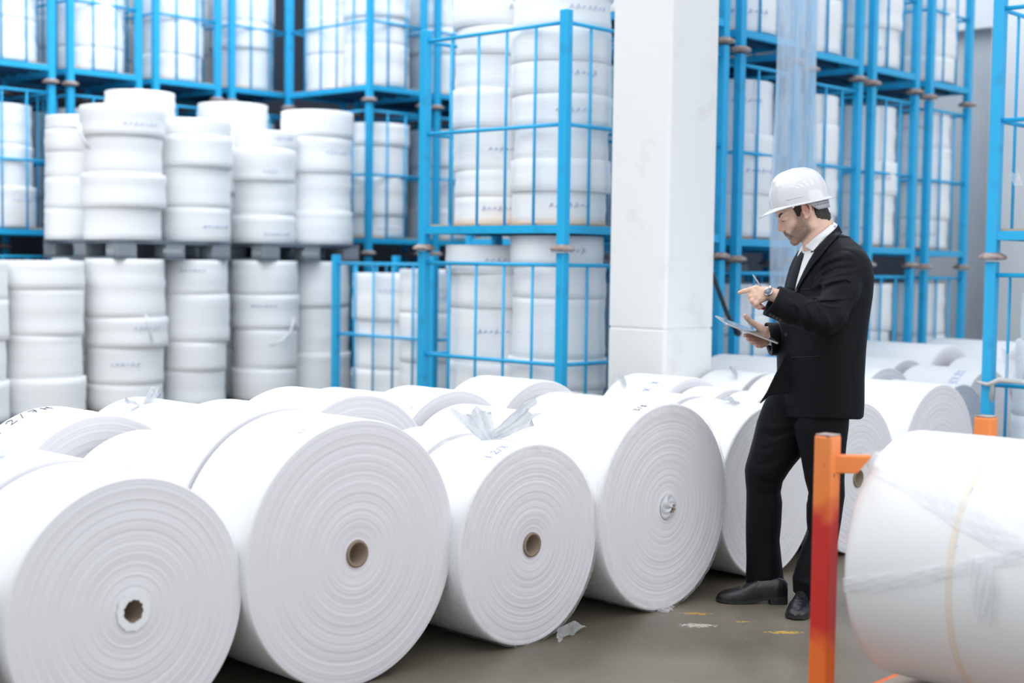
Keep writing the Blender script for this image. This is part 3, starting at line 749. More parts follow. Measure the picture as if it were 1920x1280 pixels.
def rc(a, b, ra, rb):
    a, b = np.array(a, float), np.array(b, float); ab = b-a; l2 = max(float(ab@ab), 1e-9)
    def f(P):
        t = np.clip(((P-a)@ab)/l2, 0, 1)
        return np.linalg.norm(P-(a+t[:, None]*ab), axis=1)-(ra+(rb-ra)*t)
    return f
def ell(c, r, ax=None):
    c, r = np.array(c, float), np.array(r, float)
    A = np.eye(3) if ax is None else np.array(ax, float)
    def f(P):
        q = (P-c)@A.T; k = np.linalg.norm(q/r, axis=1); g = np.linalg.norm(q/(r*r), axis=1)+1e-9
        return np.where(k < 0.3, (k-1)*r.min(), k*(k-1)/g)
    return f
def boxf(c, h, ax=None, rd=0.0):
    c, h = np.array(c, float), np.array(h, float)-rd; A = np.eye(3) if ax is None else np.array(ax, float)
    def f(P):
        q = np.abs((P-c)@A.T)-h
        return np.linalg.norm(np.maximum(q, 0), axis=1)+np.minimum(q.max(axis=1), 0)-rd
    return f
def loftf(zs, cx, cy, a, b, n, p=2.0):
    """stacked rotated ellipses: half depth a along n, half width b across"""
    zs, cx, cy, a, b = [np.array(q, float) for q in (zs, cx, cy, a, b)]; o = np.argsort(zs)
    zs, cx, cy, a, b = zs[o], cx[o], cy[o], a[o], b[o]; n = np.array(n)/np.linalg.norm(n); s = np.array([-n[1], n[0]])
    def f(P):
        z = P[:, 2]; X = P[:, 0]-np.interp(z, zs, cx); Y = P[:, 1]-np.interp(z, zs, cy)
        A = np.interp(z, zs, a); B = np.interp(z, zs, b)
        u, v = np.abs(X*n[0]+Y*n[1])/A, np.abs(X*s[0]+Y*s[1])/B
        k = (u**p+v**p)**(1/p)
        d = (k-1)*np.minimum(A, B)
        return np.maximum(d, np.maximum(zs[0]-z, z-zs[-1]))
    return f
def planef(p, n):
    p, n = np.array(p, float), np.array(n, float)/np.linalg.norm(n)
    return lambda P: (P-p)@n
def smin(a, b, k):
    if k <= 0: return np.minimum(a, b)
    h = np.clip(.5+.5*(b-a)/k, 0, 1); return b+(a-b)*h-k*h*(1-h)
class Body:
    def __init__(s, reach=1.8): s.ops = []; s.folds = []; s.reach = reach; s.ymax = 0.0; s.keen = False
    def u(s, f, k=.01): s.ops.append(('u', f, k)); return s
    def sub(s, f, k=.004): s.ops.append(('s', f, k)); return s
    def cut(s, f, k=.002): s.ops.append(('i', f, k)); return s
    def fold(s, pts, w, h):
        """crease (h<0) or ridge (h>0) along a line"""
        n = len(pts)-1; E_ = np.sin(np.linspace(0.25, math.pi-.25, n+1))
        for i in range(n): s.folds.append((np.array(pts[i], float), np.array(pts[i+1], float), w, h, E_[i], E_[i+1]))
        return s
    def ev(s, P, ops=None, folds=None):
        d = None
        for t, f, k in (s.ops if ops is None else ops):
            e = f(P)
            if d is None: d = e if t == 'u' else np.full(len(P), 1.0); 
            elif t == 'u': d = smin(d, e, k)
            elif t == 's': d = -smin(-d, e, k)
            else: d = -smin(-d, -e, k)
        F_ = s.folds if folds is None else folds
        if F_:
            P2 = P[:, [0, 2]]; near = 1/(1+np.exp(np.clip((P[:, 1]-s.ymax)/.012, -30, 30))); acc = 0
            for a, b, w_, h, e0, e1 in F_:
                a, b = a[[0, 2]], b[[0, 2]]; ab = b-a; t = np.clip(((P2-a)@ab)/max(ab@ab, 1e-9), 0, 1)
                q = np.linalg.norm(P2-(a+t[:, None]*ab), axis=1)
                v = h*(e0+(e1-e0)*t)*np.exp(-(q/w_)**2); acc = np.where(np.abs(v) > np.abs(acc), v, acc) if s.keen else acc+v
            d = d-acc*near
        return d
def nets(body, lo, hi, h, region=None):
    """surface nets over only those blocks that hold surface"""
    B = 8; S = B*h; lo = np.array(lo, float); nb = np.ceil((np.array(hi)-lo)/S).astype(int)
    I = np.stack(np.meshgrid(*[np.arange(k) for k in nb], indexing='ij'), -1).reshape(-1, 3)
    Cn = lo+(I+.5)*S; rad = S*.87
    D = np.stack([f(Cn) for _, f, _ in body.ops], 1)
    full = body.ev(Cn); act = np.abs(full) < rad*body.reach+.008
    I, Cn, D = I[act], Cn[act], D[act]
    FD = None
    if body.folds:
        C2 = Cn[:, [0, 2]]; FD = []
        for a, b, w_ in [(q[0][[0, 2]], q[1][[0, 2]], q[2]) for q in body.folds]:
            FD.append(np.linalg.norm(C2-(a+np.clip(((C2-a)@(b-a))/max((b-a)@(b-a), 1e-9), 0, 1)[:, None]*(b-a)), axis=1)-2.8*w_)
        FD = np.stack(FD, 1) < rad
    g = np.stack(np.meshgrid(*[np.arange(B+1)]*3, indexing='ij'), -1).reshape(-1, 3)
    N = int(nb.max()*B+4); kid = lambda q: (q[..., 0]*N+q[..., 1])*N+q[..., 2]
    keys, verts, quads = [], [], []
    ops = body.ops
    for n in range(len(I)):
        m = D[n].min(); sel = []
        for j, (t, f, k) in enumerate(ops):
            if t == 'u':
                if D[n, j] < (rad*1.05+k*1.2)*body.reach/1.5 or D[n, j] < m+2*rad+k: sel.append(ops[j])
            elif t == 's':
                if D[n, j] < (rad*1.2+k*1.5)*body.reach/1.5: sel.append(ops[j])
            else: sel.append(ops[j])
        P = lo+(I[n]*B+g)*h
        fl = [body.folds[j] for j in np.nonzero(FD[n])[0]] if FD is not None else []
        v = body.ev(P, sel, fl)
        if v is None: continue
        v = v.reshape(B+1, B+1, B+1)
        if v.min() > 0 or v.max() < 0: continue
        sg = v < 0
        cnt = np.zeros((B, B, B)); pos = np.zeros((B, B, B, 3))
        for ax in range(3):
            a = [slice(0, B+1)]*3; b = [slice(0, B+1)]*3; a[ax] = slice(0, B); b[ax] = slice(1, B+1)
            va, vb = v[tuple(a)], v[tuple(b)]; cr = sg[tuple(a)] != sg[tuple(b)]
            t = np.where(cr, va/np.where(cr, va-vb, 1), 0)
            ix = np.stack(np.meshgrid(*[np.arange(k) for k in va.shape], indexing='ij'), -1).astype(float)
            ix[..., ax] += t
            o1, o2 = [k for k in range(3) if k != ax]
            for d1 in (0, 1):
                for d2 in (0, 1):
                    s_ = [slice(0, B)]*3; s_[o1] = slice(d1, B+d1); s_[o2] = slice(d2, B+d2); s_ = tuple(s_)
                    cnt += cr[s_]; pos += ix[s_]*cr[s_][..., None]
            # quads from edges that start in this block
            ein = tuple(slice(0, B) for _ in range(3)); c2 = cr[ein]; q = np.argwhere(c2)
            if len(q):
                G0 = q+I[n]*B; e1 = np.zeros(3, int); e2 = np.zeros(3, int); e1[o1] = 1; e2[o2] = 1
                qd = np.stack([kid(G0-e1-e2), kid(G0-e2), kid(G0), kid(G0-e1)], 1)
                flip = sg[q[:, 0], q[:, 1], q[:, 2]]
                if ax == 1: flip = ~flip
                qd[~flip] = qd[~flip][:, ::-1]
                quads.append(qd)
        cc = np.argwhere(cnt > 0)
        keys.append(kid(cc+I[n]*B)); verts.append(lo+(I[n]*B+pos[tuple(cc.T)]/cnt[tuple(cc.T)][:, None])*h)
    keys = np.concatenate(keys); verts = np.concatenate(verts); quads = np.concatenate(quads)
    o = np.argsort(keys); keys = keys[o]; verts = verts[o]
    ix = np.searchsorted(keys, quads); ix = np.clip(ix, 0, len(keys)-1); ok = (keys[ix] == quads).all(1)
    return verts, ix[ok]
def net_obj(name, body, lo, hi, h, m, parent, colour=None, smooth=2):
    V, Q = nets(body, lo, hi, h)
    for _ in range(smooth):                             # light relaxation of the net
        acc = np.zeros_like(V); n = np.zeros(len(V))
        for k in range(4):
            a, b = Q[:, k], Q[:, (k+1) % 4]
            np.add.at(acc, a, V[b]); np.add.at(n, a, 1); np.add.at(acc, b, V[a]); np.add.at(n, b, 1)
        V = V*.5+(acc/np.maximum(n, 1)[:, None])*.5
    me = bpy.data.meshes.new(name); me.vertices.add(len(V)); me.vertices.foreach_set('co', V.ravel())
    me.loops.add(len(Q)*4); me.loops.foreach_set('vertex_index', Q.ravel().astype(np.int32))
    me.polygons.add(len(Q)); me.polygons.foreach_set('loop_start', np.arange(len(Q), dtype=np.int32)*4)
    me.polygons.foreach_set('use_smooth', [True]*len(Q))
    me.update(calc_edges=True); me.validate()
    me.materials.append(m)
    if colour is not None:
        at_ = me.color_attributes.new('complexion', 'FLOAT_COLOR', 'POINT')
        at_.data.foreach_set('color', np.concatenate([colour(V), np.ones((len(V), 1))], 1).ravel())
    o = link(name, me, parent)
    return o, V
def poly_sd(P2, poly):
    """signed distance to a 2-D outline, negative inside"""
    poly = np.array(poly, float); d = np.full(len(P2), 1e9); ins = np.zeros(len(P2), bool)
    for a, b in zip(poly, np.roll(poly, -1, 0)):
        ab = b-a; t = np.clip(((P2-a)@ab)/(ab@ab), 0, 1)
        d = np.minimum(d, np.linalg.norm(P2-(a+t[:, None]*ab), axis=1))
        c = (a[1] > P2[:, 1]) != (b[1] > P2[:, 1])
        ins ^= c & (P2[:, 0] < (b[0]-a[0])*(P2[:, 1]-a[1])/(b[1]-a[1]+1e-12)+a[0])
    return np.where(ins, -d, d)
def flat_px(poly, y=-.05): return [(L(px, py, y)[0], L(px, py, y)[2]) for px, py in poly]

# ------------------------------------------------------------------ the man
man = empty('person', (0, 0, 0), 0, 'man in black suit and white hard hat looking down at a tablet and pointing', 'person')
man.matrix_world = MMAT
# head frame: forward, up and the man's left (towards the aisle)
ef = np.array([-.891, 0, -.454]); eu = np.array([-.454, 0, .891]); es = np.array([0, -1.0, 0])
HC = L(1508, 398, 0)
def hp(f, u, s=0.0): return HC+ef*f*PX+eu*u*PX+es*s*PX
HAX = [ef, es, eu]
def he(f, u, s, rf, rs, ru, k=.01): return ell(hp(f, u, s), (rf*PX, rs*PX, ru*PX), HAX)
def hr(a, b, ra, rb): return rc(hp(*a), hp(*b), ra*PX, rb*PX)
def head_ops(Bd):
    Bd.u(he(-6, 20, 0, 46, 33.5, 40), 0)
    Bd.u(he(18, 24, 0, 31, 28, 30), .012)
    Bd.u(he(20, -8, 0, 26.5, 27, 34), .012)
    for s in (-1, 1):
        Bd.u(hr((30, -33, 7*s), (4, -27, 22*s), 10, 9), .012)
        Bd.u(hr((4, -27, 22*s), (-4, -2, 27*s), 8, 7), .012)
        Bd.u(he(32, -7, 16*s, 11, 10, 10), .012)
        Bd.u(hr((43, 15, 5*s), (36.5, 15, 20*s), 5.2, 5), .008)
        Bd.sub(he(50, 6.5, 15*s, 7, 8.5, 6), .012)
        Bd.u(he(39.5, 6.5, 14.5*s, 6.8, 8, 6.3), .003)
        Bd.u(he(49.0, -11.5, 5.0*s, 5.2, 3.0, 3.4), .004)
        Bd.u(hr((48.6, -24.2, 0), (43.2, -26.4, 9.0*s), 2.3, 1.0), .003)
        Bd.u(hr((46.2, -30.4, 0), (42.2, -28.6, 8.0*s), 2.5, 1.2), .003)
    Bd.u(he(33, -24, 0, 15, 17, 14), .010)
    Bd.u(he(38.5, -41, 0, 9.5, 11, 8.5), .010)
    Bd.u(hr((45.5, 11, 0), (54.0, -7, 0), 2.6, 3.9), .008)
    Bd.u(he(46.5, -5, 0, 7.5, 5.0, 11), .006)
    Bd.u(he(54.0, -8.2, 0, 4.6, 4.4, 3.9), .004)
    Bd.u(hr((50, -14, 0), (48.6, -21, 0), 2.8, 2.2), .006)
    # ear
    for s in (-1, 1):
        def E(px, py, q): v = L(px, py, -(q+2.5)*PX); v[1] *= s; return v
        Bd.u(ell(E(1510.8, 394, 31.0), (7.2*PX, 2.6*PX, 12.5*PX), [np.array([.96, 0, .27]), np.array([0, 1, 0]), np.array([-.27, 0, .96])]), .003)
        hx = [(1504.2, 389, 31), (1504.3, 383, 32.5), (1508, 379.7, 34), (1513.5, 380.3, 35.3), (1518, 384.5, 36), (1520, 391, 36), (1519.3, 398, 35), (1516.5, 404, 33.5), (1513, 408.3, 32), (1509.5, 408.5, 31)]
        for a, b in zip(hx[:-1], hx[1:]): Bd.u(rc(E(*a), E(*b), 2.3*PX, 2.3*PX), .0012)
        Bd.u(rc(E(1512, 408, 32.2), E(1510.4, 405.5, 31.5), 2.6*PX, 2.6*PX), .002)
        Bd.u(rc(E(1511, 386, 32.8), E(1515, 393, 33.8), 1.5*PX, 1.5*PX), .002)
        Bd.u(rc(E(1515, 393, 33.8), E(1513.5, 401, 33), 1.5*PX, 1.5*PX), .002)
        Bd.u(rc(E(1505.5, 396.5, 31), E(1506.5, 400, 31.5), 1.7*PX, 1.7*PX), .002)
        Bd.sub(ell(E(1509.2, 395.5, 34.8), (3.0*PX, 3.2*PX, 5.6*PX), [np.array([.96, 0, .27]), np.array([0, 1, 0]), np.array([-.27, 0, .96])]), .0015)
    # neck
    Bd.u(rc(L(1523, 408), L(1541, 452), 26*PX, 31*PX), .012)
    Bd.u(rc(L(1537, 415), L(1556, 462), 20*PX, 28*PX), .010)
    Bd.u(rc(L(1511, 440, -.012), L(1520, 470, -.005), 9*PX, 12*PX), .016)
    Bd.u(rc(L(1541, 452), L(1552, 500), 32*PX, 46*PX), .02)

def chain(Bd, pts, k=.004, k0=.006):
    """finger: list of (px, py, y, radius in image units)"""
    for i, (a, b) in enumerate(zip(pts[:-1], pts[1:])):
        Bd.u(rc(L(*a[:3]), L(*b[:3]), a[3]*PX, b[3]*PX), k0 if i == 0 else k)
LH = dict(
    index=[(1416, 541, -.235, 5.6), (1406, 543.2, -.24, 4.6), (1396, 545.3, -.24, 4.1), (1386.5, 548.2, -.235, 3.5)],
    middle=[(1413, 548, -.243, 5.8), (1407.5, 556.5, -.245, 4.9), (1411, 566.5, -.232, 4.3), (1418.5, 568.5, -.216, 3.7)],
    ring=[(1416, 555, -.250, 5.6), (1410.5, 564.5, -.252, 4.7), (1416, 573.2, -.240, 4.2), (1423.5, 573, -.222, 3.6)],
    pinky=[(1422, 560, -.252, 5.2), (1417.5, 569.5, -.255, 4.2), (1423, 576.5, -.244, 3.8), (1429.5, 575, -.228, 3.2)],
    thumb=[(1436, 551, -.200, 7), (1423, 547, -.190, 5.4), (1412, 549, -.198, 4.6), (1404.5, 552, -.206, 3.8)])
RHD = dict(
    thumb=[(1434, 622, .030, 8), (1421, 611.5, .026, 6.3), (1408, 603, .020, 5.4), (1400.2, 595.5, .012, 4.8), (1397, 591.5, .008, 4.0)],
    index=[(1427, 633, .030, 6), (1412, 631, .012, 5.0), (1403, 629.3, -.012, 4.6), (1397, 628.5, -.030, 3.8)],
    middle=[(1429, 637, .022, 6), (1417, 637.2, -.005, 5.0), (1408, 636.2, -.030, 4.5), (1402.5, 635.5, -.048, 3.8)],
    ring=[(1431, 641, .012, 6), (1421, 643, -.018, 4.8), (1413.5, 642.6, -.042, 4.3), (1409, 641.5, -.056, 3.6)],
    pinky=[(1435, 644.5, .002, 5.6), (1427, 648, -.024, 4.2), (1421.5, 648.2, -.044, 3.8), (1417.5, 647.2, -.056, 3.2)])
def hands(Bd):
    for k, p in LH.items(): chain(Bd, p)
    W = L(1441, 549, -.222)
    for q, r in (((1418, 543, -.232), 7), ((1415, 550, -.238), 7), ((1418, 557, -.242), 7), ((1424, 563, -.244), 6.5)):
        Bd.u(rc(W, L(*q), 10.5*PX, r*PX), .006)
    Bd.u(rc(L(1438, 550, -.212), L(1424, 549, -.203), 8*PX, 6*PX), .008)
    Bd.u(rc(L(1439, 550, -.224), L(1462, 556, -.235), 11.5*PX, 13*PX), .008)
    for q in (LH['index'][0], LH['middle'][1], LH['ring'][1], LH['pinky'][1]): Bd.u(ell(L(q[0]-.5, q[1]-1, q[2]-.003), (5.2*PX,)*3), .003)
    for k, p in RHD.items(): chain(Bd, p)
    W = L(1443, 632, .045)
    for q, r in (((1429, 630, .034), 8), ((1430, 636, .024), 8), ((1432, 641, .014), 7), ((1426, 615, .028), 7.5)):
        Bd.u(rc(W, L(*q), 11.5*PX, r*PX), .008)
    Bd.u(rc(L(1440, 629, .045), L(1470, 634, .07), 12*PX, 14*PX), .008)
def limbs(Bd):
    # arms, trunk and legs under the clothes
    Bd.u(rc(L(1462, 556, -.235), L(1538, 598, -.258), .026, .034), .01)
    Bd.u(rc(L(1538, 598, -.258), L(1585, 505, -.15), .034, .040), .01)
    Bd.u(rc(L(1470, 634, .07), L(1520, 640, .22), .028, .036), .01)
    Bd.u(rc(L(1520, 640, .22), L(1530, 505, .16), .036, .048), .01)
    Bd.u(rc(L(1580, 505, -.12), L(1530, 508, .12), .05, .05), .03)
    Bd.u(rc(L(1556, 520), L(1545, 640), .095, .09), .03)
    Bd.u(rc(L(1545, 640), L(1535, 745), .09, .095), .03)
    for (h_, k_, a_) in ((((1520, 745, .06)), (1432, 885, .10), (1437, 1075, .11)), (((1545, 750, -.07)), (1549, 920, -.08), (1522, 1095, -.06))):
        Bd.u(rc(L(*h_), L(*k_), .075, .050), .02); Bd.u(rc(L(*k_), L(*a_), .048, .030), .01)
bd = Body(2.8); head_ops(bd); hands(bd); limbs(bd)
P_BEARD = flat_px([(1490, 404), (1500, 405), (1507, 413), (1517, 424), (1519, 436), (1512, 449), (1504, 456), (1496, 462), (1482, 462), (1476, 450), (1479, 449.5), (1480, 446.5), (1477, 443), (1468.5, 441), (1467.5, 437.5), (1474, 436.8), (1481, 441), (1484, 442), (1483, 437), (1487, 429), (1491, 418)])
P_MUST = flat_px([(1466.5, 435.5), (1473, 434.5), (1484, 441), (1485, 446), (1479, 444.5), (1474, 441), (1468, 439.8)], -.02)
P_LIPS = flat_px([(1469, 440.5), (1475, 440.6), (1482, 444.6), (1483, 447.2), (1480, 450.2), (1475, 451), (1470, 446)])
P_EAR = flat_px([(1503, 380), (1520, 379), (1523, 400), (1512, 411), (1505, 405)])
skin_c, beard_c, lip_c = np.array([.72, .475, .365]), np.array([.17, .11, .085]), np.array([.50, .25, .21])
def complexion(V):
    P2 = V[:, [0, 2]]; c = np.tile(skin_c, (len(V), 1))
    hm = V[:, 2] > 1.3
    m = np.clip(.5-poly_sd(P2, P_BEARD)/.015, 0, 1)*hm*.80*np.random.RandomState(4).uniform(.72, 1.22, len(V)); m = np.clip(m, 0, .95)
    c = c*(1-m[:, None])+beard_c*m[:, None]
    m = np.clip(.5-poly_sd(P2, P_MUST)/.005, 0, 1)*hm*.85; c = c*(1-m[:, None])+beard_c*.7*m[:, None]
    m = np.clip(.5-poly_sd(P2, P_LIPS)/.002, 0, 1)*hm*.7
    c = c*(1-m[:, None])+lip_c*m[:, None]
    for pt, r, col, a in ((hp(53, -9, 0), .016, (.60, .22, .16), .6), (hp(30, -6, 20), .022, (.62, .30, .20), .25), (L(1512, 394, -.08), .022, (.62, .25, .18), .55)):
        m = a*np.exp(-(np.linalg.norm(V-pt, axis=1)/r)**2)
        c = c*(1-m[:, None])+np.array(col)*m[:, None]
    # warmer knuckles and finger tips
    for fs in (LH, RHD):
        for p in fs.values():
            for q in (p[1], p[-1]):
                m = .45*np.exp(-(np.linalg.norm(V-L(*q[:3]), axis=1)/.011)**2)
                c = c*(1-m[:, None])+np.array([.62, .26, .19])*m[:, None]
    return c
skin = mat('skin', (.6, .4, .3), .48, spec=.4, sss=.06); nt = skin.node_tree
va = nt.nodes.new('ShaderNodeVertexColor'); va.layer_name = 'complexion'
n1 = nt.nodes.new('ShaderNodeTexNoise'); n1.inputs['Scale'].default_value = 700; n1.inputs['Detail'].default_value = 2
tc = nt.nodes.new('ShaderNodeTexCoord'); nt.links.new(tc.outputs['Object'], n1.inputs['Vector'])
mr = nt.nodes.new('ShaderNodeMapRange'); mr.inputs[1].default_value = .35; mr.inputs[2].default_value = .65; mr.inputs[3].default_value = .86; mr.inputs[4].default_value = 1.1
nt.links.new(n1.outputs['Fac'], mr.inputs[0])
mm = nt.nodes.new('ShaderNodeVectorMath'); mm.operation = 'SCALE'; nt.links.new(va.outputs['Color'], mm.inputs[0]); nt.links.new(mr.outputs[0], mm.inputs['Scale'])
nt.links.new(mm.outputs[0], nt.nodes['Principled BSDF'].inputs['Base Color'])
body_o, BV = net_obj('body', bd, (-.42, -.36, .02), (.42, .34, 1.82), .0026, skin, man, complexion, smooth=1)

# hair: a thin shell of the head inside the hairline, kept clear of the face
hair_m = mat('black_brown_hair', (.018, .012, .010), .45, spec=.4, bump=(60, .9, (1, 1, .25)))
P_HAIR = [(1474, 372), (1479, 379), (1483, 387), (1488.5, 396), (1494, 406), (1500, 405), (1500.5, 396), (1502.5, 386), (1505, 378), (1512, 375.5), (1520, 378), (1524, 385), (1526, 394), (1528, 402), (1532, 408), (1541, 410.5), (1551, 411.5), (1557, 413), (1562, 408), (1566, 370), (1560, 330), (1480, 330)]
hb = Body(); hd = Body()
hd.u(he(-6, 20, 0, 48.5, 35.5, 42), 0); hd.u(he(18, 24, 0, 31, 29.3, 30), .012)
for s in (-1, 1):
    hd.u(hr((4, -27, 22*s), (-4, -2, 27*s), 8.8, 7.8), .012)
for s in (-1, 1):
    hd.u(he(30, -7, 16*s, 11.5, 10.8, 10), .012); hd.u(hr((43, 15, 5*s), (33, 15, 20*s), 6.4, 6.4), .008)
hd.u(he(18, 24, 0, 31.5, 30.3, 30.5), .012)
hd.u(he(20, -8, 0, 27, 28.6, 35), .012)
hd.u(rc(L(1523, 408), L(1541, 452), 27.4*PX, 31*PX), .012); hd.u(rc(L(1537, 413), L(1556, 462), 20.5*PX, 28*PX), .010)
hd.u(rc(L(1536, 392), L(1545, 404), 15*PX, 12*PX), .01)
pol = flat_px(P_HAIR)
hb.u(lambda P: hd.ev(P)+.0018*np.sin(P[:, 0]*900+P[:, 2]*250)*.6, 0)
hb.cut(lambda P: poly_sd(P[:, [0, 2]], pol)+.0012*np.sin(P[:, 2]*1500), .001)
hb.cut(lambda P: (1.40-P[:, 2])*1.0, 0)
net_obj('hair', hb, (-.12, -.12, 1.54), (.16, .12, 1.80), .0022, hair_m, man, smooth=1)
# eyebrows and lash lines
b = MB()
for s in (-1, 1):
    pts = [hp(46.8, 12.6, 6*s), hp(46.4, 15.6, 11*s), hp(43.6, 17.4, 17*s), hp(39.5, 16.5, 22*s)]
    MB().tube(pts, .003, 8, rs=[.0034, .0052, .0042, .0018], flat=.8).build('eyebrow', hair_m, man)
    pts = [hp(45.4, 5.3, 9.5*s), hp(46.2, 3.6, 13.5*s), hp(44.4, 3.4, 18*s), hp(41.4, 5.0, 21.5*s)]
    MB().tube(pts, .001, 6, rs=[.0008, .0017, .0017, .0010]).build('eyelashes', hair_m, man)

# ------------------------------------------------------------------ clothes
suit = mat('black_suit_cloth', (.0024, .0027, .0042), .60, spec=.17, sheen=.03, bump=(420, .10, (1, 1, 1)))
suit.node_tree.nodes['Principled BSDF'].inputs['Sheen Tint'].default_value = (.5, .55, .75, 1)
suit_d = mat('black_suit_lapel', (.0035, .004, .006), .55, spec=.2, sheen=.05, bump=(420, .10, (1, 1, 1)))
suit_d.node_tree.nodes['Principled BSDF'].inputs['Sheen Tint'].default_value = (.5, .55, .75, 1)
shirt_m = mat('white_shirt', (.80, .81, .84), .7, bump=(60, .05, (1, 1, 1)))
btn = mat('black_button', (.01, .01, .012), .25)
nT = (-.906, -.423)
def torso(rows, y=-.005):
    """rows: (py, left px, right px, b factor)"""
    zs, cx, cy, a, b_ = [], [], [], [], []
    for py, x0, x1, ra in rows:
        l, r = L(x0, py, y), L(x1, py, y); h = (r[0]-l[0])/2
        B = h/math.sqrt((ra*.906)**2+.423**2); zs.append(l[2]); cx.append((l[0]+r[0])/2); cy.append(y); a.append(B*ra); b_.append(B)
    return loftf(zs, cx, cy, a, b_, nT, 2.25)
jk = Body(3.6)
jk.u(torso([(446, 1531, 1586, .60), (456, 1518, 1597, .60), (470, 1505, 1611, .62), (485, 1497, 1619, .63), (500, 1491, 1624, .64), (520, 1485, 1626, .66), (550, 1478, 1624, .68), (600, 1470, 1617, .70), (650, 1465, 1612.5, .72), (700, 1465, 1610.5, .74), (750, 1468, 1611, .76), (783, 1469, 1609, .76), (830, 1470, 1607, .76)]), 0)
# shoulders and sleeves
jk.u(rc(L(1556, 462, -.02), L(1590, 498, -.155), .060, .070), .05)
jk.u(rc(L(1556, 466, .03), L(1524, 500, .14), .050, .062), .05)
SL = [(1590, 500, -.160, .072), (1577, 545, -.205, .070), (1556, 590, -.250, .066), (1543, 602, -.270, .060)]
for a, b in zip(SL[:-1], SL[1:]): jk.u(rc(L(*a[:3]), L(*b[:3]), a[3], b[3]), .018)
FL = [(1543, 602, -.270, .058), (1515, 589, -.262, .062), (1480, 577, -.250, .064), (1430, 556, -.230, .066)]
FLQ = [L(*a[:3]) for a in FL]
sleeve = Body()
for a, b in zip(FL[:-1], FL[1:]): sleeve.u(rc(L(*a[:3]), L(*b[:3]), a[3], b[3]), .012)
cuffN = np.array([-.88, -.08, -.0]); ca, cb_ = L(1460.5, 537.5, -.235), L(1430, 591.5, -.235)
ax_ = (ca-cb_)/np.linalg.norm(ca-cb_); nC = np.cross(ax_, [0, 1.0, 0.0]); nC = nC if nC[0] < 0 else -nC
nC = nC/np.linalg.norm(nC)
pc = planef((ca+cb_)/2, nC)
SLV = True
# hollow of the cuff
hol = rc(L(1475, 572, -.246), L(1420, 553, -.228), .050, .058)
jk.u(lambda P: np.maximum(np.maximum(sleeve.ev(P), pc(P)), -hol(P)), .010)
# right arm behind
FR = [(1524, 505, .155, .064), (1520, 590, .215, .058), (1515, 632, .215, .052)]
for a, b in zip(FR[:-1], FR[1:]): jk.u(rc(L(*a[:3]), L(*b[:3]), a[3], b[3]), .015)
slr = rc(L(1515, 632, .215), L(1438, 636, .045), .058, .070)
ca2, cb2 = L(1436, 607, .04), L(1446, 668, .04); a2 = (ca2-cb2)/np.linalg.norm(ca2-cb2); nC2 = np.cross(a2, [0, 1.0, 0]); nC2 = nC2 if nC2[0] < 0 else -nC2
pc2 = planef((ca2+cb2)/2, nC2/np.linalg.norm(nC2))
low2 = planef(L(1452, 668, .05), (.42, 0, -.9)); up2 = planef(L(1436, 607, .05), (-.1, 0, 1))
hol2 = rc(L(1470, 634, .07), L(1432, 632, .040), .052, .058)
jk.u(lambda P: np.maximum(np.maximum(slr(P), pc2(P)), -hol2(P)), .006)
# front flap of the open jacket, hanging away from the far side
flap = poly_sd
PF = flat_px([(1478, 650), (1464, 680), (1451, 706), (1437, 735), (1423, 757), (1430, 752), (1442, 741), (1462, 738), (1480, 736), (1484, 700)], -.04)
jk.u(lambda P: np.maximum(poly_sd(P[:, [0, 2]], PF), np.abs(P[:, 1]+.045)-.008), .006)
# hems
hem = planef(L(1540, 784.5, -.19), (-.012, -.10, -1)); jk.cut(hem, .002)
jk.cut(lambda P: -(-planef(L(1598, 779, 0), (.25, 0, -1))(P)), .002)
jk.cut(planef(L(1590, 1000, 0), (0, 0, -1)), .001)
# neck opening
jk.sub(rc(L(1517, 424, -.01), L(1548, 466, 0), 33*PX, 37*PX), .003)
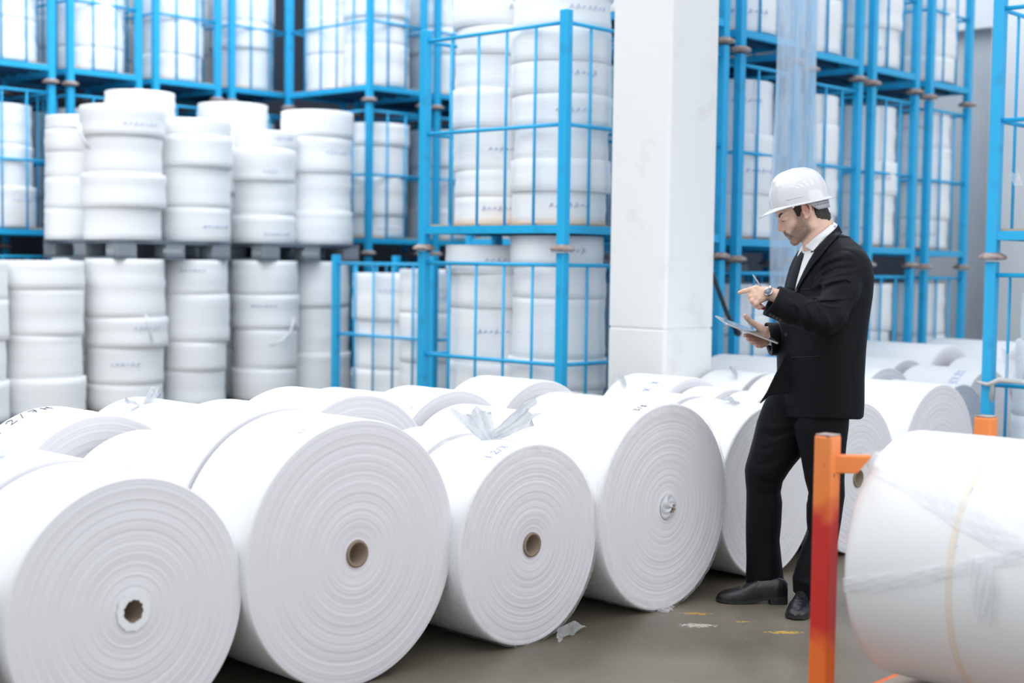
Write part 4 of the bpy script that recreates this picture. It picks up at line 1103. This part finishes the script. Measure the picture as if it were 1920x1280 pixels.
# creases as in worn cloth: at the crook of the arm and across the upper sleeve
def FLD(pts, w_, h): jk.fold([L(*p) for p in pts], w_, h)
jk.ymax = -.10; jk.keen = True
for pts, w_, h in (
    ([(1528, 542), (1540, 533), (1554, 526), (1577, 521.5), (1594, 520)], .0075, .0060),
    ([(1578, 521.5), (1585, 527), (1592, 536)], .0060, .0040),
    ([(1532, 540), (1545, 523), (1563, 513), (1590, 509), (1612, 502)], .0080, .0055),
    ([(1533, 536), (1548, 516), (1566, 504), (1590, 501), (1610, 497)], .0060, -.0045),
    ([(1536, 549), (1552, 536), (1575, 529), (1600, 530)], .0070, -.0055),
    ([(1535, 510), (1545, 495), (1561, 484), (1583, 477), (1600, 481)], .0085, .0050),
    ([(1541, 514), (1552, 499), (1568, 491), (1592, 488)], .0060, -.0045),
    ([(1533, 519), (1538, 497), (1554, 480), (1574, 468.5), (1592, 470), (1609, 483), (1614, 506)], .0045, -.0035),
    ([(1536, 495), (1531, 515), (1526, 536), (1519, 563)], .0080, -.0090),
    ([(1520, 560), (1533, 560), (1550, 560), (1584, 556)], .0065, .0060),
    ([(1522, 566), (1545, 566), (1570, 563)], .0055, -.0045),
    ([(1521, 565), (1535, 570), (1552, 573), (1572, 573)], .0065, .0050),
    ([(1519.5, 566), (1521, 580), (1524, 597)], .0055, -.0060),
    ([(1521.5, 569), (1530, 578), (1537, 592), (1542, 610)], .0060, .0045),
    ([(1527, 572), (1540, 584), (1548, 600)], .0060, -.0035),
    ([(1491, 588), (1494, 600), (1499, 611), (1508, 622)], .0060, .0045),
    ([(1471, 566), (1480, 569), (1487, 575), (1491, 592)], .0065, .0045),
    ([(1478, 575), (1484, 585), (1487, 600)], .0060, -.0030),
    ([(1499, 568), (1509, 564), (1520, 564)], .0055, .0060),
    ([(1500, 570), (1499, 581), (1502, 594)], .0055, -.0050),
    ([(1506, 570), (1507, 585), (1513, 603)], .0055, .0040),
    ([(1460, 553), (1475, 558), (1490, 563)], .0060, -.0030),
    ([(1606, 549), (1594, 569), (1582, 587), (1572, 606), (1561, 622)], .0040, -.0050),
    ([(1540, 686), (1541, 735), (1542, 783)], .0030, -.0014),
    ([(1597, 680), (1600, 720), (1598, 768)], .0100, -.0030),
    ([(1500, 690), (1505, 740), (1502, 780)], .0120, .0020)):
    FLD([(x, y, -.2) for x, y in pts], w_, h)
jacket, JV = net_obj('suit_jacket', jk, (-.26, -.40, .72), (.40, .36, 1.56), .0031, suit, man, smooth=2)
# trousers
tr = Body(3.0)
def leg(rows, y0, y1, k=.012):
    zs, cx, cy, a, b_ = [], [], [], [], []
    n = len(rows)
    for i, (py, x0, x1) in enumerate(rows):
        y = y0+(y1-y0)*i/(n-1); l, r = L(x0, py, y), L(x1, py, y); h = (r[0]-l[0])/2
        zs.append(l[2]); cx.append((l[0]+r[0])/2); cy.append(y); a.append(h); b_.append(min(h, .085)*1.02+.004)
    tr.u(loftf(zs, cx, cy, a, b_, (1, 0), 2.2), k)
leg([(700, 1462, 1565), (735, 1443, 1560), (760, 1431, 1545), (790, 1420, 1530), (820, 1413, 1517), (850, 1405, 1504), (870, 1399, 1487), (882, 1397, 1478), (900, 1398, 1467), (920, 1400, 1463), (940, 1400, 1466), (980, 1399, 1464), (1010, 1399, 1461), (1050, 1400, 1465), (1084, 1399, 1469), (1096, 1400, 1471)], .06, .115)
leg([(735, 1500, 1590), (770, 1496, 1592), (800, 1490, 1590), (830, 1496, 1586), (860, 1503, 1583), (900, 1510, 1582), (925, 1517, 1583), (945, 1513, 1580), (975, 1513, 1576), (1000, 1515, 1572), (1025, 1505, 1566), (1055, 1495, 1562), (1085, 1487, 1560), (1112, 1488, 1556), (1134, 1492, 1553)], -.07, -.055)
tr.u(ell(L(1530, 745, 0), (.135, .15, .10)), .03)
tr.cut(lambda P: np.where(P[:, 1] > .03, planef(L(1435, 1094, .11), (.06, 0, -1))(P), planef(L(1512, 1119, -.06), (-.35, 0, -1))(P)), .001)
for pts, w_, h in (([(1421, 800, 0), (1450, 803, -.01), (1480, 796, 0)], .012, .0025), ([(1420, 812, .0), (1450, 818, -.01), (1490, 806, 0)], .010, -.0025), ([(1410, 850, .0), (1440, 850, -.0), (1470, 832, 0)], .012, .0028),
                    ([(1402, 870, .02), (1430, 872, .0), (1474, 850, .02)], .011, -.0030), ([(1462, 900, .05), (1445, 905, .02), (1420, 900, .02)], .010, -.004), ([(1412, 835, .0), (1445, 832, -.01), (1488, 812, .02)], .011, .0028),
                    ([(1515, 945, -.10), (1535, 940, -.13), (1550, 935, -.13)], .010, -.004), ([(1508, 1020, -.10), (1525, 1015, -.12), (1545, 1018, -.12)], .012, -.004), ([(1492, 1085, -.1), (1510, 1092, -.13), (1535, 1105, -.12)], .010, .003),
                    ([(1447, 910, .02), (1445, 1000, .03), (1443, 1090, .04)], .004, .0016), ([(1470, 1080, .1), (1455, 1075, .05)], .008, -.003)):
    tr.fold([L(*p) for p in pts], w_, h)
tr.ymax = .06; tr.keen = True
trousers, _ = net_obj('suit_trousers', tr, (-.26, -.22, .02), (.26, .26, .92), .0042, suit, man, smooth=2)
# shirt: chest, collar and cuffs
sb = Body(3.6)
sb.u(torso([(440, 1532, 1572, .62), (452, 1516, 1580, .62), (465, 1507, 1590, .64), (480, 1500, 1600, .66), (500, 1494.5, 1605, .68), (540, 1488, 1600, .70), (600, 1478, 1600, .70), (700, 1470, 1590, .72)]), 0)
sb.sub(rc(L(1508, 414, -.0), L(1541, 458, 0), 26*PX, 34*PX), .002)
shirt, _ = net_obj('shirt', sb, (-.12, -.25, .95), (.26, .25, 1.56), .0044, shirt_m, man, smooth=2)
# collar band: a tilted ring with wings that fall outwards
nk0, nk1 = L(1535, 440, 0), L(1528, 428, 0)
def collar():
    G = []; T0, T1 = L(1509, 462, 0), L(1562, 419, 0); c = (T0+T1)/2; d = (T1-T0)/2; up = np.array([-d[2], 0, d[0]]); up /= np.linalg.norm(up)
    for j, (k, drop) in enumerate(((1.0, .003), (1.03, .005), (1.07, .002), (1.10, -.006), (1.12, -.014))):
        row = []
        for i in range(61):
            a = 2*math.pi*i/60; w = (35*PX)
            kk = k-.0*math.cos(a)
            p = c-d*math.cos(a)*kk+np.array([0, -1, 0])*w*math.sin(a)*kk
            wing = math.exp(-((abs(a if a < math.pi else a-2*math.pi)-.25)/.30)**2)
            p = p+up*(drop-(.020*wing if j == 4 else (.010*wing if j == 3 else 0)))
            row.append(p)
        G.append(row)
    o = MB().grid(G).build('collar', shirt_m, shirt); solid(o, .0022, 0); return o
collar()
# cast outlines onto the jacket
bpy.context.view_layer.update()
def bvh_of(V_obj):
    me = V_obj.data; return BVHTree.FromPolygons([v.co.copy() for v in me.vertices], [tuple(p.vertices) for p in me.polygons])
JB = bvh_of(jacket); TB = bvh_of(trousers); BB = bvh_of(body_o); SB_ = bvh_of(shirt)
CL = np.array([np.dot(CAM-MO, RH), np.dot(CAM-MO, FH), CAM_H])
def onto(px, py, off, tree=None, fb=-.16):
    q = L(px, py, 0); d = Vector(q-CL).normalized()
    best = None
    for t in ([JB] if tree is None else tree):
        h = t.ray_cast(Vector(CL), d)
        if h[0] is not None and (best is None or h[3] < best): best = h[3]
    if best is None:
        best = np.linalg.norm(L(px, py, fb)-CL)
    return np.array(Vector(CL)+d*(best-off))
def panel(name, A, B_, off, m, th, parent, nu=22, nv=6, tree=None, bulge=0.0, fb=-.16):
    def samp(P, t):
        k = t*(len(P)-1); i = min(int(k), len(P)-2); f_ = k-i
        return P[i][0]+(P[i+1][0]-P[i][0])*f_, P[i][1]+(P[i+1][1]-P[i][1])*f_
    G = []
    for j in range(nv+1):
        s = j/nv; row = []
        for i in range(nu+1):
            a, c = samp(A, i/nu), samp(B_, i/nu)
            row.append(onto(a[0]+(c[0]-a[0])*s, a[1]+(c[1]-a[1])*s, off+bulge*math.sin(math.pi*s), tree, fb))
        G.append(row)
    # ease out any jump between neighbouring depths
    A_ = np.array(G)
    for _ in range(3): A_[1:-1, 1:-1] = (A_[1:-1, 1:-1]*2+A_[:-2, 1:-1]+A_[2:, 1:-1]+A_[1:-1, :-2]+A_[1:-1, 2:])/6
    o = MB().grid(A_.tolist()).build(name, m, parent); solid(o, th, 0); return o
TJ = [JB, SB_]
# white shirt front showing in the V
panel('shirt_front', [(1505, 463), (1504, 475), (1501, 490), (1497, 508), (1493, 525), (1490.5, 542)], [(1536, 458), (1530, 474), (1519, 489), (1507, 508), (1499, 525), (1491.5, 542)], .003, shirt_m, .002, shirt, tree=TJ)
panel('collar_wing', [(1558, 421), (1545, 432), (1532, 442), (1520, 452), (1510.5, 463)], [(1570, 422), (1556, 437), (1542, 452), (1531, 463), (1524, 471)], .012, shirt_m, .003, shirt, tree=[JB, SB_, BB], fb=-.06)
0 and panel('collar_wing', [(1502, 457), (1505, 462), (1508.5, 469)], [(1509.5, 462), (1509.6, 465), (1509.8, 469)], .010, shirt_m, .003, shirt, tree=[JB, SB_, BB], nu=6, nv=3, fb=-.02)
# lapels with the collar notch
panel('lapel', [(1571, 421), (1556, 437), (1541, 453), (1530, 467), (1517, 489), (1507, 509), (1499, 527), (1492.5, 541), (1491, 547)], [(1579, 436), (1570, 443), (1560, 454), (1551.5, 463.5), (1540, 479), (1521, 502), (1508, 522), (1498, 539), (1493, 548)], .008, suit_d, .004, jacket, nu=40, bulge=.002, tree=[JB, SB_, BB], fb=-.03)
panel('lapel', [(1507, 467), (1500, 475), (1494, 484), (1488.5, 497), (1484, 510), (1479.5, 524), (1476.5, 538)], [(1509, 472), (1506, 482), (1502.5, 492), (1499, 506), (1495, 520), (1492, 532), (1490.5, 541)], .008, suit_d, .004, jacket, bulge=.002, fb=.02)
b = MB(); b.tube([onto(x, y, .0125) for x, y in ((1552, 463.5), (1546, 466), (1540, 468), (1537, 470))], .0012, 5)
b.build('lapel_notch_seam', btn, jacket)
# welt pockets, buttons
panel('pocket_welt', [(1485, 668), (1500, 668.5), (1520, 668), (1549, 665)], [(1485, 671), (1500, 671.5), (1520, 671), (1549, 668)], .0035, suit_d, .002, jacket, nu=20, nv=2)
b = MB(); b.tube([onto(x, y, .002) for x, y in ((1485, 672.5), (1500, 673), (1520, 672.5), (1549, 669.5))], .0011, 5); b.build('pocket_slit', btn, jacket)
panel('breast_pocket_welt', [(1500.5, 541), (1510, 541.8), (1520, 541)], [(1500.5, 543), (1510, 543.8), (1520, 543)], .0012, suit_d, .0015, jacket, nu=8, nv=2)
def button(px, py, r, tree=None, par=None):
    c = onto(px, py, .0048, tree); n = (CL-c); n /= np.linalg.norm(n)
    t = np.cross(n, [0, 0, 1.0]); t /= np.linalg.norm(t); s = np.cross(n, t)
    b = MB(); R_ = [];
    for rr_, hh in ((r*.55, .0008), (r*.7, .0022), (r, .0022), (r, -.001)):
        R_.append([c+t*rr_*math.cos(2*math.pi*k/16)+s*rr_*math.sin(2*math.pi*k/16)+n*hh for k in range(17)])
    b.grid(R_); b.add([c+t*r*.55*math.cos(2*math.pi*k/16)+s*r*.55*math.sin(2*math.pi*k/16)+n*.0008 for k in range(16)], [tuple(range(16))])
    b.build('button', btn, par or jacket)
button(1474, 627, .0085)
for k in range(4): button(1444.5+k*6.1, 589.5+k*3.2, .0055)
# shirt cuffs round both wrists
def cuff(c, ax, r, ln, name='shirt_cuff'):
    ax = np.array(ax, float); ax /= np.linalg.norm(ax); c = np.array(c, float)
    b = MB(); b.tube([c, c+ax*ln], r, 28, cap=False, flat=1.0); o = b.build(name, shirt_m, shirt); solid(o, .0022, 0)
cuff(L(1436, 628.5, .036), L(1460, 633, .06)-L(1436, 628.5, .036), .0365, .05)

# shoes
leather = mat('black_leather', (.010, .010, .012), .32, spec=.55, bump=(70, .18, (1, 1, 1)))
sole_m = mat('black_rubber_sole', (.018, .018, .02), .55)
def shoe(toe, heel, label):
    """toe and heel: ground points in the man's frame"""
    toe, heel = np.array(toe, float), np.array(heel, float); d = toe-heel; Ln = np.linalg.norm(d); d /= Ln; s = np.cross([0, 0, 1.0], d)
    t0 = link('shoe', None, man)
    def pt(t, a, z): return heel+d*t*Ln+s*a+np.array([0, 0, z])
    wid = lambda t: np.interp(t, [0, .04, .15, .35, .5, .68, .82, .93, .98, 1], [.016, .026, .033, .030, .034, .046, .045, .034, .020, .0008])
    top = lambda t: np.interp(t, [0, .03, .12, .28, .40, .50, .62, .75, .88, .96, 1], [.085, .098, .108, .108, .100, .086, .068, .056, .046, .036, .020])
    basez = lambda t: np.interp(t, [0, .25, .36, .5, .65, 1], [.030, .030, .024, .014, .010, .016])
    G = []
    for i in range(41):
        t = i/40; row = []; w_, h0, h1 = wid(t), basez(t), top(t)
        for k in range(25):
            a = math.pi*k/24; ca, sa = math.cos(a), math.sin(a)
            q = .62 if t > .45 else .80
            bulg = 1+.06*math.sin(a)
            crs = .0016*math.sin(t*150)*math.exp(-((t-.66)/.05)**2)*(sa > .3)
            row.append(pt(t, w_*math.copysign(abs(ca)**q, ca)*(1 if sa < .5 else (1-.28*(sa-.5)*2*(t < .45))), h0+(h1-h0)*sa**.8+crs))
        G.append(row)
    link('upper', MB().grid(G).mesh('upper', leather), t0)
    # sole and welt
    outl = [(t, wid(t)+.004) for t in [j/24 for j in range(25)]]
    def slab(z0f, z1f, rng, name):
        V = []; P_ = [(t, w_) for t, w_ in outl if rng[0] <= t <= rng[1]]
        loop = [(t, w_) for t, w_ in P_]+[(t, -w_) for t, w_ in reversed(P_)]; n = len(loop)
        V = [pt(t*1.0+(.008 if t > .9 else 0), w_, z0f(t)) for t, w_ in loop]+[pt(t+(.008 if t > .9 else 0), w_, z1f(t)) for t, w_ in loop]
        b = MB(); b.add(V, [tuple(range(n)), tuple(reversed(range(n, 2*n)))]+[(i, n+i, n+(i+1) % n, (i+1) % n) for i in range(n)])
        link(name, b.mesh(name, sole_m, True), t0)
    slab(lambda t: basez(t)-.010, lambda t: basez(t)+.002, (0, 1), 'sole')
    slab(lambda t: 0.0, lambda t: .021, (0, .27), 'heel')
    # laces over the instep
    b = MB()
    for k in range(4):
        t = .44+.045*k; b.tube([pt(t, .016*math.cos(a), top(t)+.002-.004*abs(math.cos(a))) for a in [math.pi*j/8 for j in range(9)]], .0016, 5)
        b.tube([pt(t, -.014, top(t)+.001), pt(t+.04, .014, top(t+.04)+.002)], .0014, 5)
    link('laces', b.mesh('laces', btn), t0)
    return t0
gr = lambda x, y: np.array([np.dot(at(x, y, 2, 0)-MO, RH), np.dot(at(x, y, 2, 0)-MO, FH), 0])
shoe(gr(1343, 1127), gr(1476, 1131)+np.array([0, .005, 0]), 'forward')
tL = gr(1490, 1163); shoe(tL+np.array([0, .0, 0]), tL+np.array([.105, .265, 0]), 'rear')

# hard hat
hat = link('hard_hat', None, man)
hatm = mat('white_glossy_plastic', (.66, .66, .68), .12, spec=.6, coat=.6)
hb0 = L(1500.5, 381, 0); hd_ = np.array([.974, 0, .224]); hn = np.array([-.224, 0, .974]); hs = np.array([0, -1.0, 0])
def hq(a, n_, s_): return hb0+hd_*a*PX+hn*n_*PX+hs*s_*PX
G = []; NA = 72; NT = 26
for j in range(NT+1):
    t = j/NT; row = []
    for i in range(NA+1):
        an = 2*math.pi*i/NA; ca, sa = math.cos(an), math.sin(an)
        e = (1-t**2.6)**(1/2.25) if t < 1 else 0
        rf = (57 if ca < 0 else 55.5)*e; hgt = 64*t
        x = rf*ca; y = 50*e*sa
        ridge = 2.6*math.exp(-(y/7.0)**2)*min(1, t*2.2)*(1 if x > -44 else .0)
        side = 1.0*math.exp(-((abs(y)-17)/3.5)**2)*min(1, t*2)
        n_ = hgt+ridge+side*.6
        row.append(hq(x-(.6*ridge if ca < 0 else -.3*ridge), n_, y))
    G.append(row)
link('shell', MB().grid(G).mesh('shell', hatm), hat)
# rim all round, growing into a peak over the eyes
G = []
for (k, dn) in ((0.985, 3), (1.0, .6), (1.035, -.8), (1.05, -2.4), (1.035, -3.4), (.985, -2.6)):
    row = []
    for i in range(NA+1):
        an = 2*math.pi*i/NA; ca, sa = math.cos(an), math.sin(an)
        pk = max(0, -ca)**4.5
        out = 1+(k-1)*(1+0.0*pk); x = 57*ca*out; y = 50*sa*out
        if k > 1: x -= pk*22*((k-1)/.05); nn = dn-pk*10*((k-1)/.05)**1.2
        else: nn = dn
        if ca > .6: x += (ca-.6)*9*(k > 1)
        row.append(hq(x, nn, y))
    G.append(row)
o = link('brim', MB().grid(G).mesh('brim', hatm), hat)
# moulded side slot
b = MB()
pts = [hq(x, 64*.13+4+x*.03, 50*math.sqrt(max(0, 1-(x/57)**2))*.985+.8) for x in (-33, -23, -13, -3)]
b.tube(pts, .0016, 8); link('side_slot', b.mesh('side_slot', hatm), hat)
# grey ratchet strap at the nape
strapm = mat('grey_strap_plastic', (.36, .37, .41), .4)
G = []
for j in range(5):
    v = j/4; row = []
    for i in range(31):
        an = -math.radians(88)+math.radians(176)*i/30; ca, sa = math.cos(an), math.sin(an)
        edge = min(1, (1-abs(i-15)/15)*4.0)
        n_ = -2-(16.5*edge)*v
        row.append(hq(50.5*ca+(1.5 if ca > 0 else 0), n_, 41*sa))
    G.append(row)
o = link('ratchet_strap', MB().grid(G).mesh('ratchet_strap', strapm), hat); solid(o, .0022, 0)
for i in range(7):
    an = math.radians(30+i*7.0); p = hq(52.2*math.cos(an)+1.5, -9.5, 42.3*math.sin(an)); nrm = np.array([math.cos(an)*.6, -math.sin(an), 0]); nrm /= np.linalg.norm(nrm)
    b = MB(); b.tube([p, p+nrm*.0012], .0015, 8); link('strap_hole', b.mesh('strap_hole', btn), hat)
b = MB(); c = hq(-24, -4.0, 46.5); b.tube([c, c+np.array([0, -.004, 0])], .0048, 14); b.tube([hq(-24, 0, 47), hq(-24, -4, 46.5)], .003, 8)
link('strap_clip', b.mesh('strap_clip', hatm), hat)
b = MB(); c = hq(-24, -4.2, 46.5); b.tube([c+np.array([0, -.0041, 0]), c+np.array([0, -.005, 0])], .0016, 10); link('clip_hole', b.mesh('clip_hole', btn), hat)
# clear-ish headband seen under the brim
G = [[hq(53*math.cos(a), -2-v*5*max(0, -math.cos(a)), 42*math.sin(a)) for a in [math.pi*.66+math.pi*.68*i/24 for i in range(25)]] for v in (0, .5, 1)]
link('brow_band', MB().grid(G).mesh('brow_band', mat('pale_band', (.60, .62, .64), .4)), hat)

# wrist watch
wt = link('wrist_watch', None, man); steel = mat('watch_steel', (.70, .70, .72), .22, metal=1.0)
wc = L(1441, 548.5, -.224); wa = L(1462, 556, -.235)-L(1420, 546, -.228); wa /= np.linalg.norm(wa)
b = MB(); q = np.cross(wa, [0, 1.0, 0]); q /= np.linalg.norm(q); r_ = np.cross(wa, q)
for k in range(26):
    a = 2*math.pi*k/26; d = q*math.cos(a)+r_*math.sin(a); c = wc+d*.0275
    t_ = np.cross(wa, d); b.tube([c-t_*.003, c+t_*.003], .0062, 6, flat=.35)
link('bracelet', b.mesh('bracelet', steel), wt)
fc = L(1440.5, 546.8, -.256); fn = (CL-fc)/np.linalg.norm(CL-fc)*.70+np.array([0, 0, .55])+np.array([-.25, 0, 0]); fn /= np.linalg.norm(fn)
b = MB(); b.tube([fc-fn*.004, fc+fn*.003], .0175, 28); link('watch_case', b.mesh('watch_case', steel), wt)
b = MB(); b.tube([fc+fn*.003, fc+fn*.0036], .0142, 28); link('dial', b.mesh('dial', mat('watch_dial', (.12, .14, .19), .2)), wt)
b = MB(); u_ = np.cross(fn, [0, 0, 1.0]); u_ /= np.linalg.norm(u_); v_ = np.cross(fn, u_); c = fc+fn*.0040
b.tube([c, c+u_*.008+v_*.003], .0006, 4); b.tube([c, c-v_*.009], .0006, 4)
for k in range(12): b.tube([c+(u_*math.cos(k*.5236)+v_*math.sin(k*.5236))*.011, c+(u_*math.cos(k*.5236)+v_*math.sin(k*.5236))*.013], .0005, 4)
link('hands_and_marks', b.mesh('hands_and_marks', steel), wt)

# things in his hands (top level, in world space)
def held(name, label, cat):
    o = empty(name, (0, 0, 0), 0, label, cat); o.matrix_world = MMAT; return o
tb = held('tablet', 'thin silver tablet held flat in the hand of the man', 'tablet')
A_, B0, C0 = L(1340, 591.5, .02), L(1361, 607, -.125), L(1461, 644.5, -.105)
D0 = A_+(C0-B0); nn = np.cross(C0-B0, A_-B0); nn /= np.linalg.norm(nn)
if nn[2] < 0: nn = -nn
def slab4(cs, t, inset, up0, nseg=6, rad=.010):
    c = sum(cs)/4; out = []
    for i in range(4):
        p, a, b_ = cs[i], cs[(i-1) % 4], cs[(i+1) % 4]; da = (a-p)/np.linalg.norm(a-p); db = (b_-p)/np.linalg.norm(b_-p)
        cc = p+(da+db)*(rad+inset)
        for k in range(nseg+1):
            an = math.pi/2*k/nseg; out.append(cc-da*rad*math.sin(an)*1-db*rad*math.cos(an) if False else cc-(db*rad*math.cos(an)+da*rad*math.sin(an)))
    n = len(out); b = MB(); b.add([p+nn*up0 for p in out]+[p+nn*(up0+t) for p in out], [tuple(range(n)), tuple(reversed(range(n, 2*n)))]+[(i, n+i, n+(i+1) % n, (i+1) % n) for i in range(n)])
    return b
cs = [A_, B0, C0, D0]
o = link('casing', slab4(cs, .0065, 0, -.0035).mesh('casing', mat('silver_aluminium', (.62, .58, .60), .3, metal=.8), True), tb); bevel(o, .0015, 2, 30)
link('screen', slab4(cs, .0006, .006, .0031, rad=.004).mesh('screen', mat('dark_glass_screen', (.10, .16, .20), .06, spec=.8, coat=1.0), True), tb)
pn = held('stylus', 'thin silver stylus sticking up from the pointing hand', 'pen')
p0, p1 = L(1411.3, 514.5, -.215), L(1430, 542, -.218)
b = MB(); b.tube([p0, p0+(p1-p0)*.08, p1], .0028, 10, rs=[.0010, .0030, .0033]); link('barrel', b.mesh('barrel', mat('stylus_metal', (.45, .45, .50), .3, metal=.8)), pn)
mk = held('red_marker', 'short red marker end gripped under the pointing hand', 'pen')
b = MB(); b.tube([L(1418, 570, -.212), L(1424, 571.5, -.212), L(1431, 577, -.214), L(1433, 579, -.214)], .006, 14, rs=[.005, .0085, .0088, .006]); link('barrel', b.mesh('barrel', mat('red_plastic', (.55, .015, .03), .3)), mk)
